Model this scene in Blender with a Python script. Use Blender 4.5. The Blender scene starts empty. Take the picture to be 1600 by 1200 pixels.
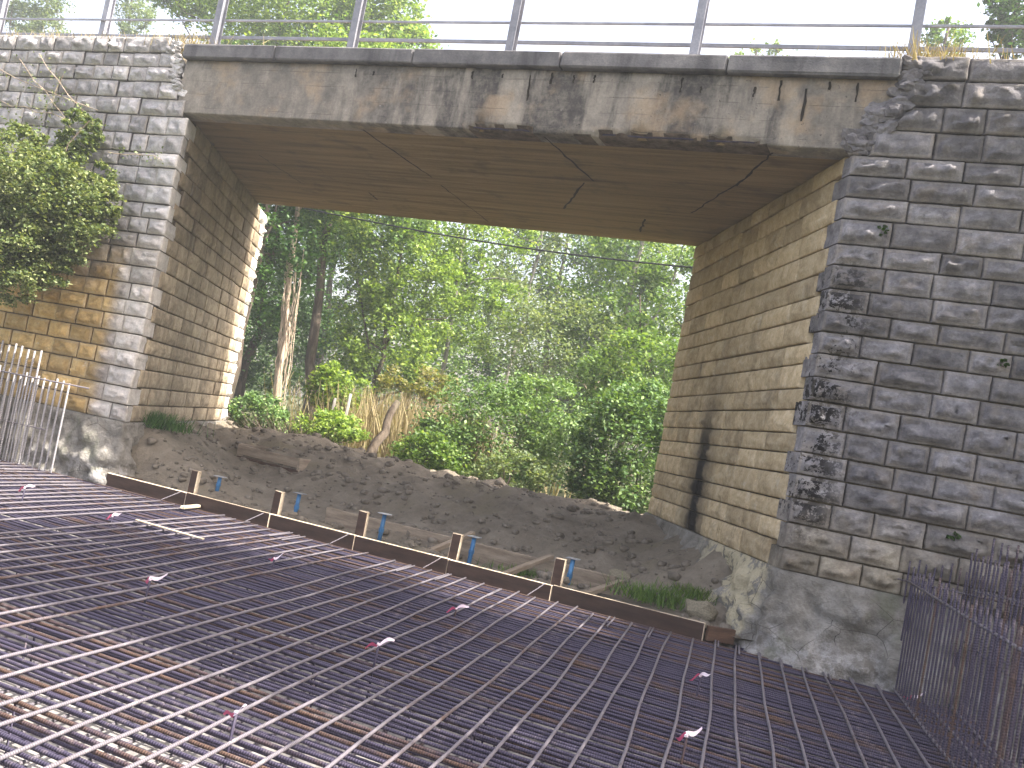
import bpy, math, random
import numpy as np
from mathutils import Vector, Matrix, noise as mnoise

random.seed(7)
SC = bpy.context.scene
COL = SC.collection

# ------------------------------------------------------------------ camera
F = 1550.0
CAMZ = 1.45
def _n(v): return v / np.linalg.norm(v)
def _ray(x, y): return np.array([x - 800.0, 600.0 - y, -F])
_vx = _n(-_ray(-2720, 8)); _vy = _n(_ray(657, 650))
_vz = _n(np.cross(_vx, _vy)); _vp = np.cross(_vz, _vx)
RM = np.stack([_vx, _vp, _vz])                    # world axes: X along the bridge face, Y behind it, Z up
cam_d = bpy.data.cameras.new('camera'); cam = bpy.data.objects.new('camera', cam_d); COL.objects.link(cam)
cam_d.sensor_width = 36.0; cam_d.lens = F / 1600 * 36; cam_d.clip_end = 2000; cam_d.clip_start = 0.05
M4 = Matrix([list(RM[i]) + [0] for i in range(3)] + [[0, 0, 0, 1]])
M4.translation = Vector((0, 0, CAMZ))
cam.matrix_world = M4
SC.camera = cam

# ------------------------------------------------------------------ sky, sun, exposure
SUN_EL, SUN_AZ = math.radians(50), math.radians(0.35)   # azimuth from +X towards +Y
w = bpy.data.worlds.new('World'); SC.world = w; w.use_nodes = True
wn = w.node_tree; bg = wn.nodes['Background']
sky = wn.nodes.new('ShaderNodeTexSky'); sky.sky_type = 'NISHITA'; sky.sun_disc = False
sky.sun_elevation = SUN_EL; sky.sun_rotation = math.radians(90) - SUN_AZ
sky.air_density = 1.0; sky.dust_density = 6.0; sky.ozone_density = 1.0
veil = wn.nodes.new('ShaderNodeMix'); veil.data_type = 'RGBA'; veil.blend_type = 'ADD'; veil.inputs[0].default_value = 1
veil.inputs[7].default_value = (1.05, .85, .70, 1)       # thin even summer haze over the whole sky
wn.links.new(sky.outputs[0], veil.inputs[6]); wn.links.new(veil.outputs[2], bg.inputs[0]); bg.inputs[1].default_value = 0.15
sd = bpy.data.lights.new('sun', 'SUN'); so = bpy.data.objects.new('sun', sd); COL.objects.link(so)
sd.energy = 5.0; sd.angle = math.radians(0.6); sd.color = (1.0, 0.94, 0.84)
_sdir = Vector((math.cos(SUN_EL) * math.cos(SUN_AZ), math.cos(SUN_EL) * math.sin(SUN_AZ), math.sin(SUN_EL)))
so.rotation_euler = _sdir.to_track_quat('Z', 'Y').to_euler(); so.location = _sdir * 40
vs = SC.view_settings
vs.view_transform = 'Standard'; vs.look = 'None'; vs.gamma = 1; vs.exposure = 1.7; vs.use_curve_mapping = False
SC.cycles.max_bounces = 6; SC.cycles.diffuse_bounces = 3; SC.cycles.transmission_bounces = 4
SC.cycles.transparent_max_bounces = 6; SC.cycles.caustics_reflective = False; SC.cycles.caustics_refractive = False

def at(px, py, Y):
    """world point seen at a photo position on the plane at depth Y (layout only)"""
    r = RM @ _ray(px, py); r = r * (Y / r[1]); return Vector((r[0], r[1], r[2] + CAMZ))
def atz(px, py, z):
    r = RM @ _ray(px, py); r = r * ((z - CAMZ) / r[2]); return Vector((r[0], r[1], r[2] + CAMZ))

# ------------------------------------------------------------------ helpers
def tag(o, label=None, cat=None, group=None, kind=None):
    if label: o['label'] = label
    if cat: o['category'] = cat
    if group: o['group'] = group
    if kind: o['kind'] = kind
    return o
def empty(name, loc=(0, 0, 0), rz=0):
    o = bpy.data.objects.new(name, None); COL.objects.link(o); o.location = loc; o.rotation_euler = (0, 0, rz)
    o.empty_display_size = .2
    return o
def link(name, me, mat=None, parent=None, loc=None):
    if mat is not None and not me.materials: me.materials.append(mat)
    o = bpy.data.objects.new(name, me); COL.objects.link(o)
    if parent is not None: o.parent = parent
    if loc is not None: o.location = loc
    return o
def mesh(name, V, Fc, smooth=False):
    me = bpy.data.meshes.new(name); me.from_pydata([tuple(v) for v in V], [], Fc); me.update()
    if smooth: me.polygons.foreach_set('use_smooth', [True] * len(me.polygons))
    return me
class MB:
    def __init__(s): s.v = []; s.f = []
    def add(s, V, Fc):
        o = len(s.v); s.v += [Vector(v) for v in V]; s.f += [tuple(i + o for i in f) for f in Fc]; return s
    def box(s, c, size, rz=0, rot=None):
        hx, hy, hz = size[0] / 2, size[1] / 2, size[2] / 2
        V = [Vector((x * hx, y * hy, z * hz)) for x in (-1, 1) for y in (-1, 1) for z in (-1, 1)]
        m = rot if rot is not None else Matrix.Rotation(rz, 3, 'Z')
        V = [m @ v + Vector(c) for v in V]
        return s.add(V, [(0, 1, 3, 2), (4, 6, 7, 5), (0, 4, 5, 1), (2, 3, 7, 6), (0, 2, 6, 4), (1, 5, 7, 3)])
    def bevbox(s, c, size, b=.006, rz=0, rot=None, jit=0):
        """box with chamfered edges"""
        m = rot if rot is not None else Matrix.Rotation(rz, 3, 'Z')
        h = [a / 2 for a in size]; V = []; idx = {}
        for sx in (-1, 1):
            for sy in (-1, 1):
                for sz in (-1, 1):
                    sg = (sx, sy, sz)
                    for ax in range(3):
                        p = [sg[k] * (h[k] - (0 if k == ax else b)) for k in range(3)]
                        idx[(sg, ax)] = len(V)
                        V.append(m @ (Vector(p) + Vector([random.uniform(-jit, jit) for _ in range(3)])) + Vector(c))
        Fc = []
        for ax in range(3):
            a1, a2 = [(1, 2), (2, 0), (0, 1)][ax]
            for sv in (-1, 1):
                q = []
                for (p1, p2) in ((-1, -1), (1, -1), (1, 1), (-1, 1)):
                    sg = [0, 0, 0]; sg[ax] = sv; sg[a1] = p1; sg[a2] = p2; q.append(idx[(tuple(sg), ax)])
                Fc.append(tuple(q) if sv > 0 else tuple(reversed(q)))
            for p1 in (-1, 1):
                for p2 in (-1, 1):
                    sa = [0, 0, 0]; sb = [0, 0, 0]; sa[ax] = -1; sb[ax] = 1
                    for sg in (sa, sb): sg[a1] = p1; sg[a2] = p2
                    q = [idx[(tuple(sa), a1)], idx[(tuple(sb), a1)], idx[(tuple(sb), a2)], idx[(tuple(sa), a2)]]
                    Fc.append(tuple(q) if p1 * p2 < 0 else tuple(reversed(q)))
        for sx in (-1, 1):
            for sy in (-1, 1):
                for sz in (-1, 1):
                    q = [idx[((sx, sy, sz), k)] for k in range(3)]
                    Fc.append(tuple(q) if sx * sy * sz > 0 else tuple(reversed(q)))
        return s.add(V, Fc)
    def tube(s, pts, rad, seg=8, cap=True):
        pts = [Vector(p) for p in pts]; n = len(pts)
        rads = rad if isinstance(rad, (list, tuple)) else [rad] * n
        V = []; prev = None
        for i, p in enumerate(pts):
            t = (pts[min(i + 1, n - 1)] - pts[max(i - 1, 0)]).normalized()
            if prev is None:
                a = Vector((0, 0, 1)) if abs(t.z) < .9 else Vector((1, 0, 0)); u = t.cross(a).normalized()
            else:
                u = (prev - t * prev.dot(t)).normalized()
            prev = u; v = t.cross(u)
            for k in range(seg):
                a = 2 * math.pi * k / seg; V.append(p + (u * math.cos(a) + v * math.sin(a)) * rads[i])
        Fc = []
        for i in range(n - 1):
            for k in range(seg):
                k2 = (k + 1) % seg; Fc.append((i * seg + k, i * seg + k2, (i + 1) * seg + k2, (i + 1) * seg + k))
        if cap:
            Fc.append(tuple(reversed(range(seg)))); Fc.append(tuple((n - 1) * seg + k for k in range(seg)))
        return s.add(V, Fc)
    def me(s, name, smooth=False): return mesh(name, s.v, s.f, smooth)
    def build(s, name, mat, parent=None, loc=None, smooth=False): return link(name, s.me(name, smooth), mat, parent, loc)

# ------------------------------------------------------------------ materials
class NT:
    def __init__(s, name):
        s.m = bpy.data.materials.new(name); s.m.use_nodes = True; s.t = s.m.node_tree
        s.b = s.t.nodes['Principled BSDF']; s.out = s.t.nodes['Material Output']
        s._pos = None
    def new(s, t): return s.t.nodes.new('ShaderNode' + t)
    def put(s, sock, v):
        if isinstance(v, bpy.types.NodeSocket): s.t.links.new(v, sock)
        elif isinstance(v, (tuple, list)): sock.default_value = (*v, 1) if len(v) == 3 and sock.type == 'RGBA' else v
        else: sock.default_value = v
    def pos(s):
        if s._pos is None: s._pos = s.new('NewGeometry')
        return s._pos.outputs['Position']
    def island(s):
        s.pos(); return s._pos.outputs['Random Per Island']
    def objpos(s): return s.new('TexCoord').outputs['Object']
    def rnd(s): return s.new('ObjectInfo').outputs['Random']
    def scale(s, vec, sc, loc=(0, 0, 0), rot=(0, 0, 0)):
        n = s.new('Mapping'); s.put(n.inputs[0], vec); n.inputs[1].default_value = loc; n.inputs[2].default_value = rot
        n.inputs[3].default_value = sc; return n.outputs[0]
    def noise(s, scale=5, detail=6, rough=.6, vec=None, dist=0):
        n = s.new('TexNoise'); s.put(n.inputs['Vector'], vec if vec is not None else s.pos())
        n.inputs['Scale'].default_value = scale; n.inputs['Detail'].default_value = detail
        n.inputs['Roughness'].default_value = rough; n.inputs['Distortion'].default_value = dist
        return n.outputs['Fac']
    def voro(s, scale=5, vec=None, feat='F1'):
        n = s.new('TexVoronoi'); n.feature = feat; s.put(n.inputs['Vector'], vec if vec is not None else s.pos())
        n.inputs['Scale'].default_value = scale; return n.outputs['Distance']
    def ramp(s, f, stops):
        n = s.new('ValToRGB'); e = n.color_ramp.elements
        while len(e) < len(stops): e.new(.5)
        for i, (p, c) in enumerate(stops): e[i].position = p; e[i].color = (*c, 1) if len(c) == 3 else c
        s.put(n.inputs[0], f); return n.outputs[0]
    def math(s, op, a, b=0.0, c=0.0, clamp=False):
        n = s.new('Math'); n.operation = op; n.use_clamp = clamp
        s.put(n.inputs[0], a); s.put(n.inputs[1], b); s.put(n.inputs[2], c); return n.outputs[0]
    def mr(s, v, a, b, c=0.0, d=1.0, smooth=True):
        n = s.new('MapRange'); n.interpolation_type = 'SMOOTHSTEP' if smooth else 'LINEAR'
        s.put(n.inputs[0], v); n.inputs[1].default_value = a; n.inputs[2].default_value = b
        n.inputs[3].default_value = c; n.inputs[4].default_value = d; return n.outputs[0]
    def mix(s, f, a, b, mode='MIX'):
        n = s.new('Mix'); n.data_type = 'RGBA'; n.blend_type = mode
        s.put(n.inputs[0], f); s.put(n.inputs[6], a); s.put(n.inputs[7], b); return n.outputs[2]
    def grey(s, v):
        n = s.new('CombineColor'); s.put(n.inputs[0], v); s.put(n.inputs[1], v); s.put(n.inputs[2], v); return n.outputs[0]
    def xyz(s, vec=None):
        n = s.new('SeparateXYZ'); s.put(n.inputs[0], vec if vec is not None else s.pos()); return n.outputs
    def bump(s, h, strength=.4, dist=.01, normal=None):
        n = s.new('Bump'); n.inputs['Strength'].default_value = strength; n.inputs['Distance'].default_value = dist
        s.put(n.inputs['Height'], h)
        if normal is not None: s.put(n.inputs['Normal'], normal)
        return n.outputs[0]
    def fin(s, col, rough=.85, normal=None, metal=0.0, spec=.3):
        s.put(s.b.inputs['Base Color'], col); s.put(s.b.inputs['Roughness'], rough); s.put(s.b.inputs['Metallic'], metal)
        s.b.inputs['Specular IOR Level'].default_value = spec
        if normal is not None: s.put(s.b.inputs['Normal'], normal)
        return s.m

DP = Vector((-0.4746, 0.8802, 0)).normalized()        # direction of the passage (the bridge is skewed)
NPL = Vector((DP.y, -DP.x, 0))                         # normal of the left passage wall, to the right
YF = 9.06
def along(n):                                          # metres into the passage
    x, y, z = n.xyz(); return n.math('DIVIDE', n.math('SUBTRACT', y, YF), DP.y)

def stone_mat(name, kind):
    n = NT(name); x, y, z = n.xyz(); margin = kind.endswith('m'); kind = kind[:2]
    big = n.noise(1.6, 4, .6); mid = n.noise(7, 8, .65); fine = n.noise(38, 6, .7); rnd = n.rnd()
    if kind == 'rf':      # right wall face, weathered grey
        c = n.ramp(mid, [(.25, (0.086, 0.081, 0.091)), (.48, (0.185, 0.176, 0.186)), (.72, (0.332, 0.314, 0.321))])
        low = n.mr(n.math('ADD', z, n.math('MULTIPLY', big, 1.2)), 1.0, 2.3, 1, 0)
        c = n.mix(n.math('MULTIPLY', low, .8), c, n.ramp(mid, [(.3, (.17, .135, .085)), (.7, (.46, .40, .28))]))
        warm = n.mr(n.noise(4.3, 5, .6), .52, .68)
        c = n.mix(n.math('MULTIPLY', warm, .28), c, (.29, .235, .17))
        # black lichen near the corner
        corner = n.mr(x, -.55, -.95); vert = n.math('MULTIPLY', n.mr(z, .8, 1.4), n.mr(z, 3.9, 3.0))
        lm = n.mr(n.math('ADD', n.noise(17, 4, .75), n.math('MULTIPLY', n.noise(2.4, 2, .5), .75)), .90, .97)
        c = n.mix(n.math('MULTIPLY', n.math('MULTIPLY', lm, corner), vert), c, (.012, .011, .012))
        spots = n.mr(n.noise(23, 5, .7), .66, .73); c = n.mix(n.math('MULTIPLY', spots, .55), c, (.035, .032, .032))
        pale = n.mr(n.noise(9.5, 5, .7), .66, .75); c = n.mix(n.math('MULTIPLY', pale, .6), c, (.46, .44, .42))
        topd = n.mr(z, 3.6, 5.0, 0, .2); c = n.mix(topd, c, (.075, .07, .075))
    elif kind == 'ri':    # right passage wall, clean tan ashlar with a soot streak
        c = n.ramp(mid, [(.2, (0.296, 0.220, 0.125)), (.5, (0.530, 0.420, 0.264)), (.8, (0.690, 0.589, 0.422))])
        t = along(n)
        dark = n.mr(n.noise(2.2, 6, .72, n.scale(n.pos(), (1, 1, .8))), .5, .70)
        c = n.mix(n.math('MULTIPLY', dark, .55), c, (.16, .13, .09)); c = n.mix(n.mr(n.noise(12, 6, .75), .56, .68, 0, .4), c, (.20, .15, .085)); c = n.mix(n.mr(n.noise(4, 6, .7), .58, .7, 0, .5), c, (.62, .56, .45))
        wob = n.math('ADD', t, n.math('MULTIPLY', n.math('SUBTRACT', n.noise(2.5, 4, .6), .5), .22))
        d = n.math('ABSOLUTE', n.math('SUBTRACT', wob, 2.9))
        core = n.math('MULTIPLY', n.mr(d, .10, .26, 1, 0), n.mr(z, 2.5, 1.5)); halo = n.math('MULTIPLY', n.mr(d, .1, .75, 1, 0), n.mr(z, 3.6, 1.2))
        c = n.mix(n.math('MULTIPLY', halo, .72), c, (.06, .05, .04)); c = n.mix(n.math('MULTIPLY', core, .96), c, (.007, .007, .009))
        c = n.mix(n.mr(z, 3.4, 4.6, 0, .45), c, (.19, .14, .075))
    elif kind == 'lf':    # left wall face, grey above, ochre below
        g = n.ramp(mid, [(.25, (0.196, 0.190, 0.196)), (.5, (0.380, 0.362, 0.368)), (.75, (0.575, 0.558, 0.552))])
        o = n.ramp(mid, [(.22, (.27, .17, .065)), (.5, (.46, .32, .14)), (.8, (.58, .45, .24))])
        f = n.mr(n.math('ADD', z, n.math('MULTIPLY', big, 1.6)), 3.0, 3.9)
        f = n.math('MAXIMUM', f, n.math('MULTIPLY', n.mr(x, -9.45, -9.2), .8))
        c = n.mix(f, o, g); c = n.mix(n.math('MULTIPLY', n.mr(x, -9.3, -9.05), n.mr(n.noise(5, 5, .7), .35, .6, .15, .6)), c, (.58, .56, .54))
        spots = n.mr(n.noise(11, 5, .7), .6, .72); c = n.mix(n.math('MULTIPLY', spots, .4), c, (.075, .065, .06))
        pale = n.mr(n.noise(6.5, 5, .7), .6, .72); c = n.mix(n.math('MULTIPLY', pale, .45), c, (.56, .53, .50))
    else:                 # left passage wall, dull brown grey
        c = n.ramp(mid, [(.2, (0.192, 0.150, 0.106)), (.5, (0.396, 0.324, 0.228)), (.8, (0.564, 0.480, 0.348))])
        st = n.mr(n.noise(3.0, 6, .7, n.scale(n.pos(), (1, 1, .22))), .46, .7)
        c = n.mix(n.math('MULTIPLY', st, .55), c, (.085, .066, .05))
        pale = n.mr(n.noise(5, 6, .7, n.scale(n.pos(), (1, 1, .3))), .6, .72); c = n.mix(n.math('MULTIPLY', pale, .5), c, (.45, .42, .38))
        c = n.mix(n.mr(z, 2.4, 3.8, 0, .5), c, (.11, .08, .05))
    if margin: c = n.mix(n.mr(n.noise(3, 4, .6), .3, .7, .10, .40), c, (.30, .26, .21) if kind == 'rf' else (.42, .36, .27))
    v = n.mr(rnd, 0, 1, *((.70, 1.22) if kind in ('rf', 'lf') else (.74, 1.14)), False)
    v = n.math('MULTIPLY', v, n.mr(fine, .2, .8, .72, 1.25, False))
    c = n.mix(1.0, c, n.grey(v), 'MULTIPLY')
    hgt = n.math('ADD', n.math('MULTIPLY', mid, .6), n.math('MULTIPLY', fine, .4))
    nr = n.bump(hgt, .9 if kind in ('rf', 'lf') else .6, .025)
    return n.fin(c, .93, nr, spec=.15)
M_RF, M_RI, M_LF, M_LI, M_RFM, M_LFM = (stone_mat('stone_' + k, k) for k in ('rf', 'ri', 'lf', 'li', 'rfm', 'lfm'))

def simple(name, c1, c2, scale=6, rough=.85, bump=.4, bd=.01, fine=40, metal=0.0, spec=.3, obj=False, rv=(.8, 1.2), stretch=None):
    n = NT(name); p = n.objpos() if obj else n.pos()
    if stretch: p = n.scale(p, stretch)
    a = n.noise(scale, 7, .65, p); b = n.noise(fine, 5, .7, p)
    c = n.mix(n.mr(a, .3, .7), c1, c2)
    v = n.math('MULTIPLY', n.mr(b, .2, .8, .75, 1.25, False), n.mr(n.rnd(), 0, 1, rv[0], rv[1], False))
    c = n.mix(1, c, n.grey(v), 'MULTIPLY')
    return n.fin(c, rough, n.bump(n.math('ADD', a, b), bump, bd), metal, spec)
M_SUNEND = simple('sunlit_end_stone', (.46, .43, .38), (.66, .63, .58), 6, .93, .8, .02, obj=True)  # far end stones of the left passage; sunlight painted in as pale colour
M_MORTAR = simple('mortar', (.14, .12, .095), (.28, .24, .18), 5, .95, .6, .02)

def concrete_face():
    n = NT('concrete_fascia'); x, y, z = n.xyz()
    mid = n.noise(5, 8, .7); fine = n.noise(45, 6, .7)
    c = n.ramp(mid, [(.25, (.16, .145, .13)), (.5, (.27, .24, .205)), (.78, (.40, .35, .29))])
    stain = n.noise(1.0, 6, .65, n.scale(n.pos(), (2.1, 1, .38)))
    zone = n.mr(x, -7.6, -5.2, .45, 1); zone2 = n.mr(x, -2.0, -1.4, 1, .6)
    s = n.math('MULTIPLY', n.mr(stain, .42, .54), n.math('MULTIPLY', zone, zone2))
    grime = n.mr(n.noise(9, 8, .75), .38, .62, .55, 1)
    c = n.mix(n.math('MULTIPLY', n.math('MULTIPLY', s, grime), .88), c, (.045, .042, .043))
    warm = n.mr(n.noise(1.7, 4, .6), .5, .66); c = n.mix(n.math('MULTIPLY', warm, .5), c, (.40, .29, .185))
    spots = n.mr(n.noise(20, 5, .7), .63, .70); c = n.mix(n.math('MULTIPLY', spots, n.mr(x, -6.5, -4, .1, .75)), c, (.03, .028, .028))
    pale = n.mr(n.noise(26, 4, .7), .66, .74); c = n.mix(n.math('MULTIPLY', pale, .4), c, (.50, .48, .45))
    # board marks: thin horizontal lines
    bw = n.math('ABSOLUTE', n.math('SUBTRACT', n.math('FRACT', n.math('MULTIPLY', n.math('ADD', z, n.math('MULTIPLY', n.noise(.9, 2), .03)), 6.2)), .5))
    line = n.math('MULTIPLY', n.mr(bw, .03, .0), n.mr(n.noise(3, 3), .42, .6))
    c = n.mix(n.math('MULTIPLY', line, .6), c, (.06, .055, .05))
    c = n.mix(1, c, n.grey(n.mr(fine, .2, .8, .78, 1.22, False)), 'MULTIPLY')
    h = n.math('SUBTRACT', n.math('ADD', mid, n.math('MULTIPLY', fine, .5)), n.math('MULTIPLY', line, .6))
    return n.fin(c, .92, n.bump(h, .6, .015), spec=.2)
M_FASCIA = concrete_face()
def soffit_mat():
    n = NT('concrete_soffit')
    st = n.noise(1.0, 6, .65, n.scale(n.pos(), (.55, 9, 1))); mid = n.noise(2.5, 7, .7); fine = n.noise(40, 5, .7)
    c = n.ramp(st, [(.3, (0.124, 0.087, 0.045)), (.5, (0.216, 0.153, 0.080)), (.7, (0.292, 0.216, 0.120))])
    c = n.mix(n.math('MULTIPLY', n.mr(mid, .52, .7), .55), c, (.085, .062, .04))
    x, y, z = n.xyz()
    br = n.math('ABSOLUTE', n.math('SUBTRACT', n.math('FRACT', n.math('MULTIPLY', n.math('ADD', y, n.math('MULTIPLY', n.noise(.6, 2), .05)), 5.0)), .5))
    ln = n.math('MULTIPLY', n.mr(br, .03, 0), n.mr(n.noise(1.5, 3), .4, .6)); c = n.mix(n.math('MULTIPLY', ln, .45), c, (.06, .045, .03))
    sp = n.mr(n.noise(14, 5, .7, n.scale(n.pos(), (.5, 1.4, 1))), .66, .72); c = n.mix(n.math('MULTIPLY', sp, .6), c, (.045, .035, .025))
    c = n.mix(1, c, n.grey(n.mr(fine, .2, .8, .82, 1.18, False)), 'MULTIPLY')
    return n.fin(c, .92, n.bump(n.math('ADD', st, n.math('MULTIPLY', fine, .5)), .4, .01), spec=.2)
M_SOFFIT = soffit_mat()
def coping_mat():
    n = NT('coping_concrete'); mid = n.noise(4, 8, .7); fine = n.noise(50, 5, .7)
    c = n.ramp(mid, [(.3, (.085, .083, .09)), (.55, (.15, .145, .15)), (.75, (.24, .225, .215))])
    st = n.mr(n.noise(1.2, 5, .6, n.scale(n.pos(), (1.6, 1, .3))), .5, .62); c = n.mix(n.math('MULTIPLY', st, .6), c, (.04, .04, .045))
    c = n.mix(1, c, n.grey(n.mr(fine, .2, .8, .8, 1.2, False)), 'MULTIPLY')
    return n.fin(c, .9, n.bump(n.math('ADD', mid, fine), .5, .012), spec=.2)
M_COPING = coping_mat()
M_CRACK = simple('crack_dark', (.012, .01, .008), (.03, .024, .018), 8, .95)
M_SPALL = simple('spalled_concrete', (.045, .035, .028), (.16, .12, .09), 9, .95, .9, .03)
def footing_mat():
    n = NT('footing_plaster'); mid = n.noise(3.4, 8, .68); fine = n.noise(30, 6, .7); x, y, z = n.xyz()
    c = n.ramp(mid, [(.25, (.13, .12, .105)), (.5, (.25, .235, .21)), (.75, (.38, .36, .33))])
    wh = n.math('MULTIPLY', n.mr(n.noise(4.5, 6, .7), .47, .58), n.mr(z, .42, .1)); c = n.mix(n.math('MULTIPLY', wh, .6), c, (.50, .48, .47)); dirt = n.mr(n.noise(7, 7, .75), .46, .6); c = n.mix(n.math('MULTIPLY', dirt, .36), c, (.10, .085, .065))
    cm = n.math('MULTIPLY', n.math('MULTIPLY', n.mr(x, -2.3, -1.9), n.mr(x, -1.05, -1.3)), n.mr(n.noise(5, 6, .7), .42, .50)); c = n.mix(n.math('MULTIPLY', cm, n.mr(y, 9.1, 9.25)), c, (.52, .46, .32))
    gr = n.mr(n.noise(2.2, 4, .6), .58, .68); c = n.mix(n.math('MULTIPLY', gr, .35), c, (.13, .15, .08))
    cr = n.mr(n.voro(2.3, n.scale(n.pos(), (1, 1, 1.6)), 'DISTANCE_TO_EDGE'), .012, .0); c = n.mix(n.math('MULTIPLY', cr, n.mr(n.noise(2, 2), .45, .55, 0, .85)), c, (.05, .045, .04))
    c = n.mix(1, c, n.grey(n.mr(fine, .2, .8, .8, 1.2, False)), 'MULTIPLY')
    return n.fin(c, .95, n.bump(n.math('ADD', mid, n.math('MULTIPLY', fine, .6)), 1.0, .05), spec=.15)
M_FOOT = footing_mat()
M_CREAM = simple('cream_render', (.34, .29, .19), (.55, .49, .35), 6, .95, .8, .03)
def soil_mat():
    n = NT('soil'); mid = n.noise(2.2, 8, .7); fine = n.noise(22, 7, .75); tiny = n.noise(90, 4, .7)
    c = n.ramp(mid, [(.28, (0.172, 0.147, 0.113)), (.5, (0.270, 0.232, 0.182)), (.74, (0.391, 0.339, 0.270))])
    c = n.mix(n.mr(fine, .54, .72, 0, .55), c, (.085, .072, .056))
    ol = n.mr(n.noise(1.1, 3, .6), .55, .68); c = n.mix(n.math('MULTIPLY', ol, .4), c, (.16, .14, .075))
    c = n.mix(n.mr(tiny, .64, .72, 0, .5), c, (.30, .275, .235))
    return n.fin(c, .97, n.bump(n.math('ADD', fine, n.math('MULTIPLY', tiny, .4)), 1.0, .05), spec=.1)
M_SOIL = soil_mat()
M_CLOD = simple('clod', (.14, .118, .09), (.29, .25, .20), 8, .97, .8, .02, obj=True, rv=(.7, 1.4))
M_STONE = simple('loose_stone', (.22, .19, .13), (.42, .37, .27), 8, .95, .7, .02, obj=True)
M_BLIND = simple('blinding_concrete', (.17, .16, .155), (.38, .36, .34), 3, .9, .5, .01)
M_GRASSG = simple('forest_floor', (.035, .05, .016), (.10, .10, .04), 1.5, .97, .8, .05)
def steel(name, rusty, base=(.050, .042, .072), dust=(.25, .205, .20)):
    n = NT(name); p = n.objpos(); a = n.noise(2.2, 5, .7, p); b = n.noise(60, 4, .7, p); r = n.rnd()
    f = n.math('ADD', n.math('MULTIPLY', a, .8), n.math('MULTIPLY', r, .75))
    lo = 1.10 - rusty
    mask = n.mr(f, lo, lo + .22)
    c = n.mix(mask, base, n.ramp(b, [(.3, (.05, .03, .025)), (.7, (.125, .075, .055))]))
    c = n.mix(n.mr(n.noise(5, 4, .7, p), .55, .72, 0, .5), c, dust)
    wv = n.new('TexWave'); wv.wave_type = 'BANDS'; wv.bands_direction = 'X'; n.put(wv.inputs[0], p); wv.inputs['Scale'].default_value = 24; wv.inputs['Distortion'].default_value = .4
    c = n.mix(1, c, n.grey(n.mr(wv.outputs['Fac'], 0, 1, .72, 1.15, False)), 'MULTIPLY')
    return n.fin(c, n.mr(mask, 0, 1, .6, .85), n.bump(wv.outputs['Fac'], .6, .004), n.mr(mask, 0, 1, .12, .0), .3)
M_BAR = steel('rebar_steel', .14); M_BART = steel('rebar_top_steel', .05, (.155, .14, .16), (.36, .33, .315))
M_RAIL = simple('rail_paint', (.19, .195, .23), (.30, .30, .335), 5, .5, .2, .004, 60, .1, .5)
M_WOODD = simple('formwork_wood', (.055, .03, .02), (.115, .066, .042), 3, .8, .5, .006, 30, stretch=(1, 6, 6), obj=True)
M_WOODP = simple('plank_wood', (.17, .13, .095), (.30, .245, .185), 3, .85, .5, .006, 30, stretch=(1, 7, 7), obj=True)
M_WOODO = simple('stake_wood', (.09, .05, .032), (.20, .125, .08), 3, .8, .5, .006, 30, stretch=(7, 7, 1), obj=True)
M_BLUE = simple('blue_paint', (.02, .095, .22), (.045, .17, .34), 6, .5, .2, .003, 50, .1, .5)
M_GALV = simple('galvanised_plate', (.28, .28, .30), (.48, .48, .50), 8, .5, .2, .003, 50, .4, .5)
M_RED = simple('tape_red', (.52, .07, .16), (.68, .16, .28), 8, .6, .1, .002)
M_WHITE = simple('tape_white', (.60, .46, .52), (.74, .66, .70), 8, .6, .1, .002)
M_WIRE = simple('cable_black', (.01, .01, .012), (.02, .02, .024), 8, .6)
def bark(name, c1, c2):
    n = NT(name); p = n.scale(n.objpos(), (1, 1, .18)); a = n.noise(9, 7, .7, p); b = n.noise(2.5, 3, .6)
    c = n.mix(n.mr(a, .35, .65), c1, c2); c = n.mix(n.mr(b, .55, .7, 0, .5), c, (.06, .06, .035))
    return n.fin(c, .95, n.bump(a, .9, .04), spec=.15)
M_BARKD = bark('bark_dark', (.045, .034, .026), (.13, .105, .082)); M_BARKP = bark('bark_pale', (.26, .20, .145), (.50, .41, .32))
M_BARKG = bark('bark_grey', (.12, .11, .10), (.32, .30, .275))
def leaf(name, stops, trans=.45, rough=.5):
    n = NT(name); r = n.island()
    big = n.noise(.55, 3, .6)
    f = n.math('ADD', n.math('MULTIPLY', r, .62), n.math('MULTIPLY', big, .55))
    c = n.ramp(n.math('SUBTRACT', f, .08), stops)
    c = n.mix(n.mr(n.rnd(), 0, 1, 0, .25), c, n.mix(1, c, (.9, .75, .5), 'MULTIPLY'))
    n.fin(c, rough, spec=.35)
    tr = n.new('BsdfTranslucent'); n.put(tr.inputs[0], n.mix(1, c, (1.3, 1.3, .55), 'MULTIPLY'))
    mx = n.new('MixShader'); mx.inputs[0].default_value = trans
    n.t.links.new(n.b.outputs[0], mx.inputs[1]); n.t.links.new(tr.outputs[0], mx.inputs[2]); n.t.links.new(mx.outputs[0], n.out.inputs[0])
    return n.m
L_MID = leaf('leaf_mid', [(.15, (0.036, 0.077, 0.019)), (.45, (0.088, 0.168, 0.037)), (.75, (0.172, 0.267, 0.066)), (.95, (0.353, 0.430, 0.158))])
L_LIGHT = leaf('leaf_light', [(.15, (0.064, 0.120, 0.022)), (.45, (0.149, 0.246, 0.046)), (.75, (0.272, 0.371, 0.084)), (.95, (0.510, 0.582, 0.212))])
L_DARK = leaf('leaf_dark', [(.15, (0.016, 0.045, 0.010)), (.45, (0.039, 0.101, 0.022)), (.75, (0.078, 0.162, 0.036)), (.95, (0.141, 0.227, 0.056))], .35)
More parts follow.
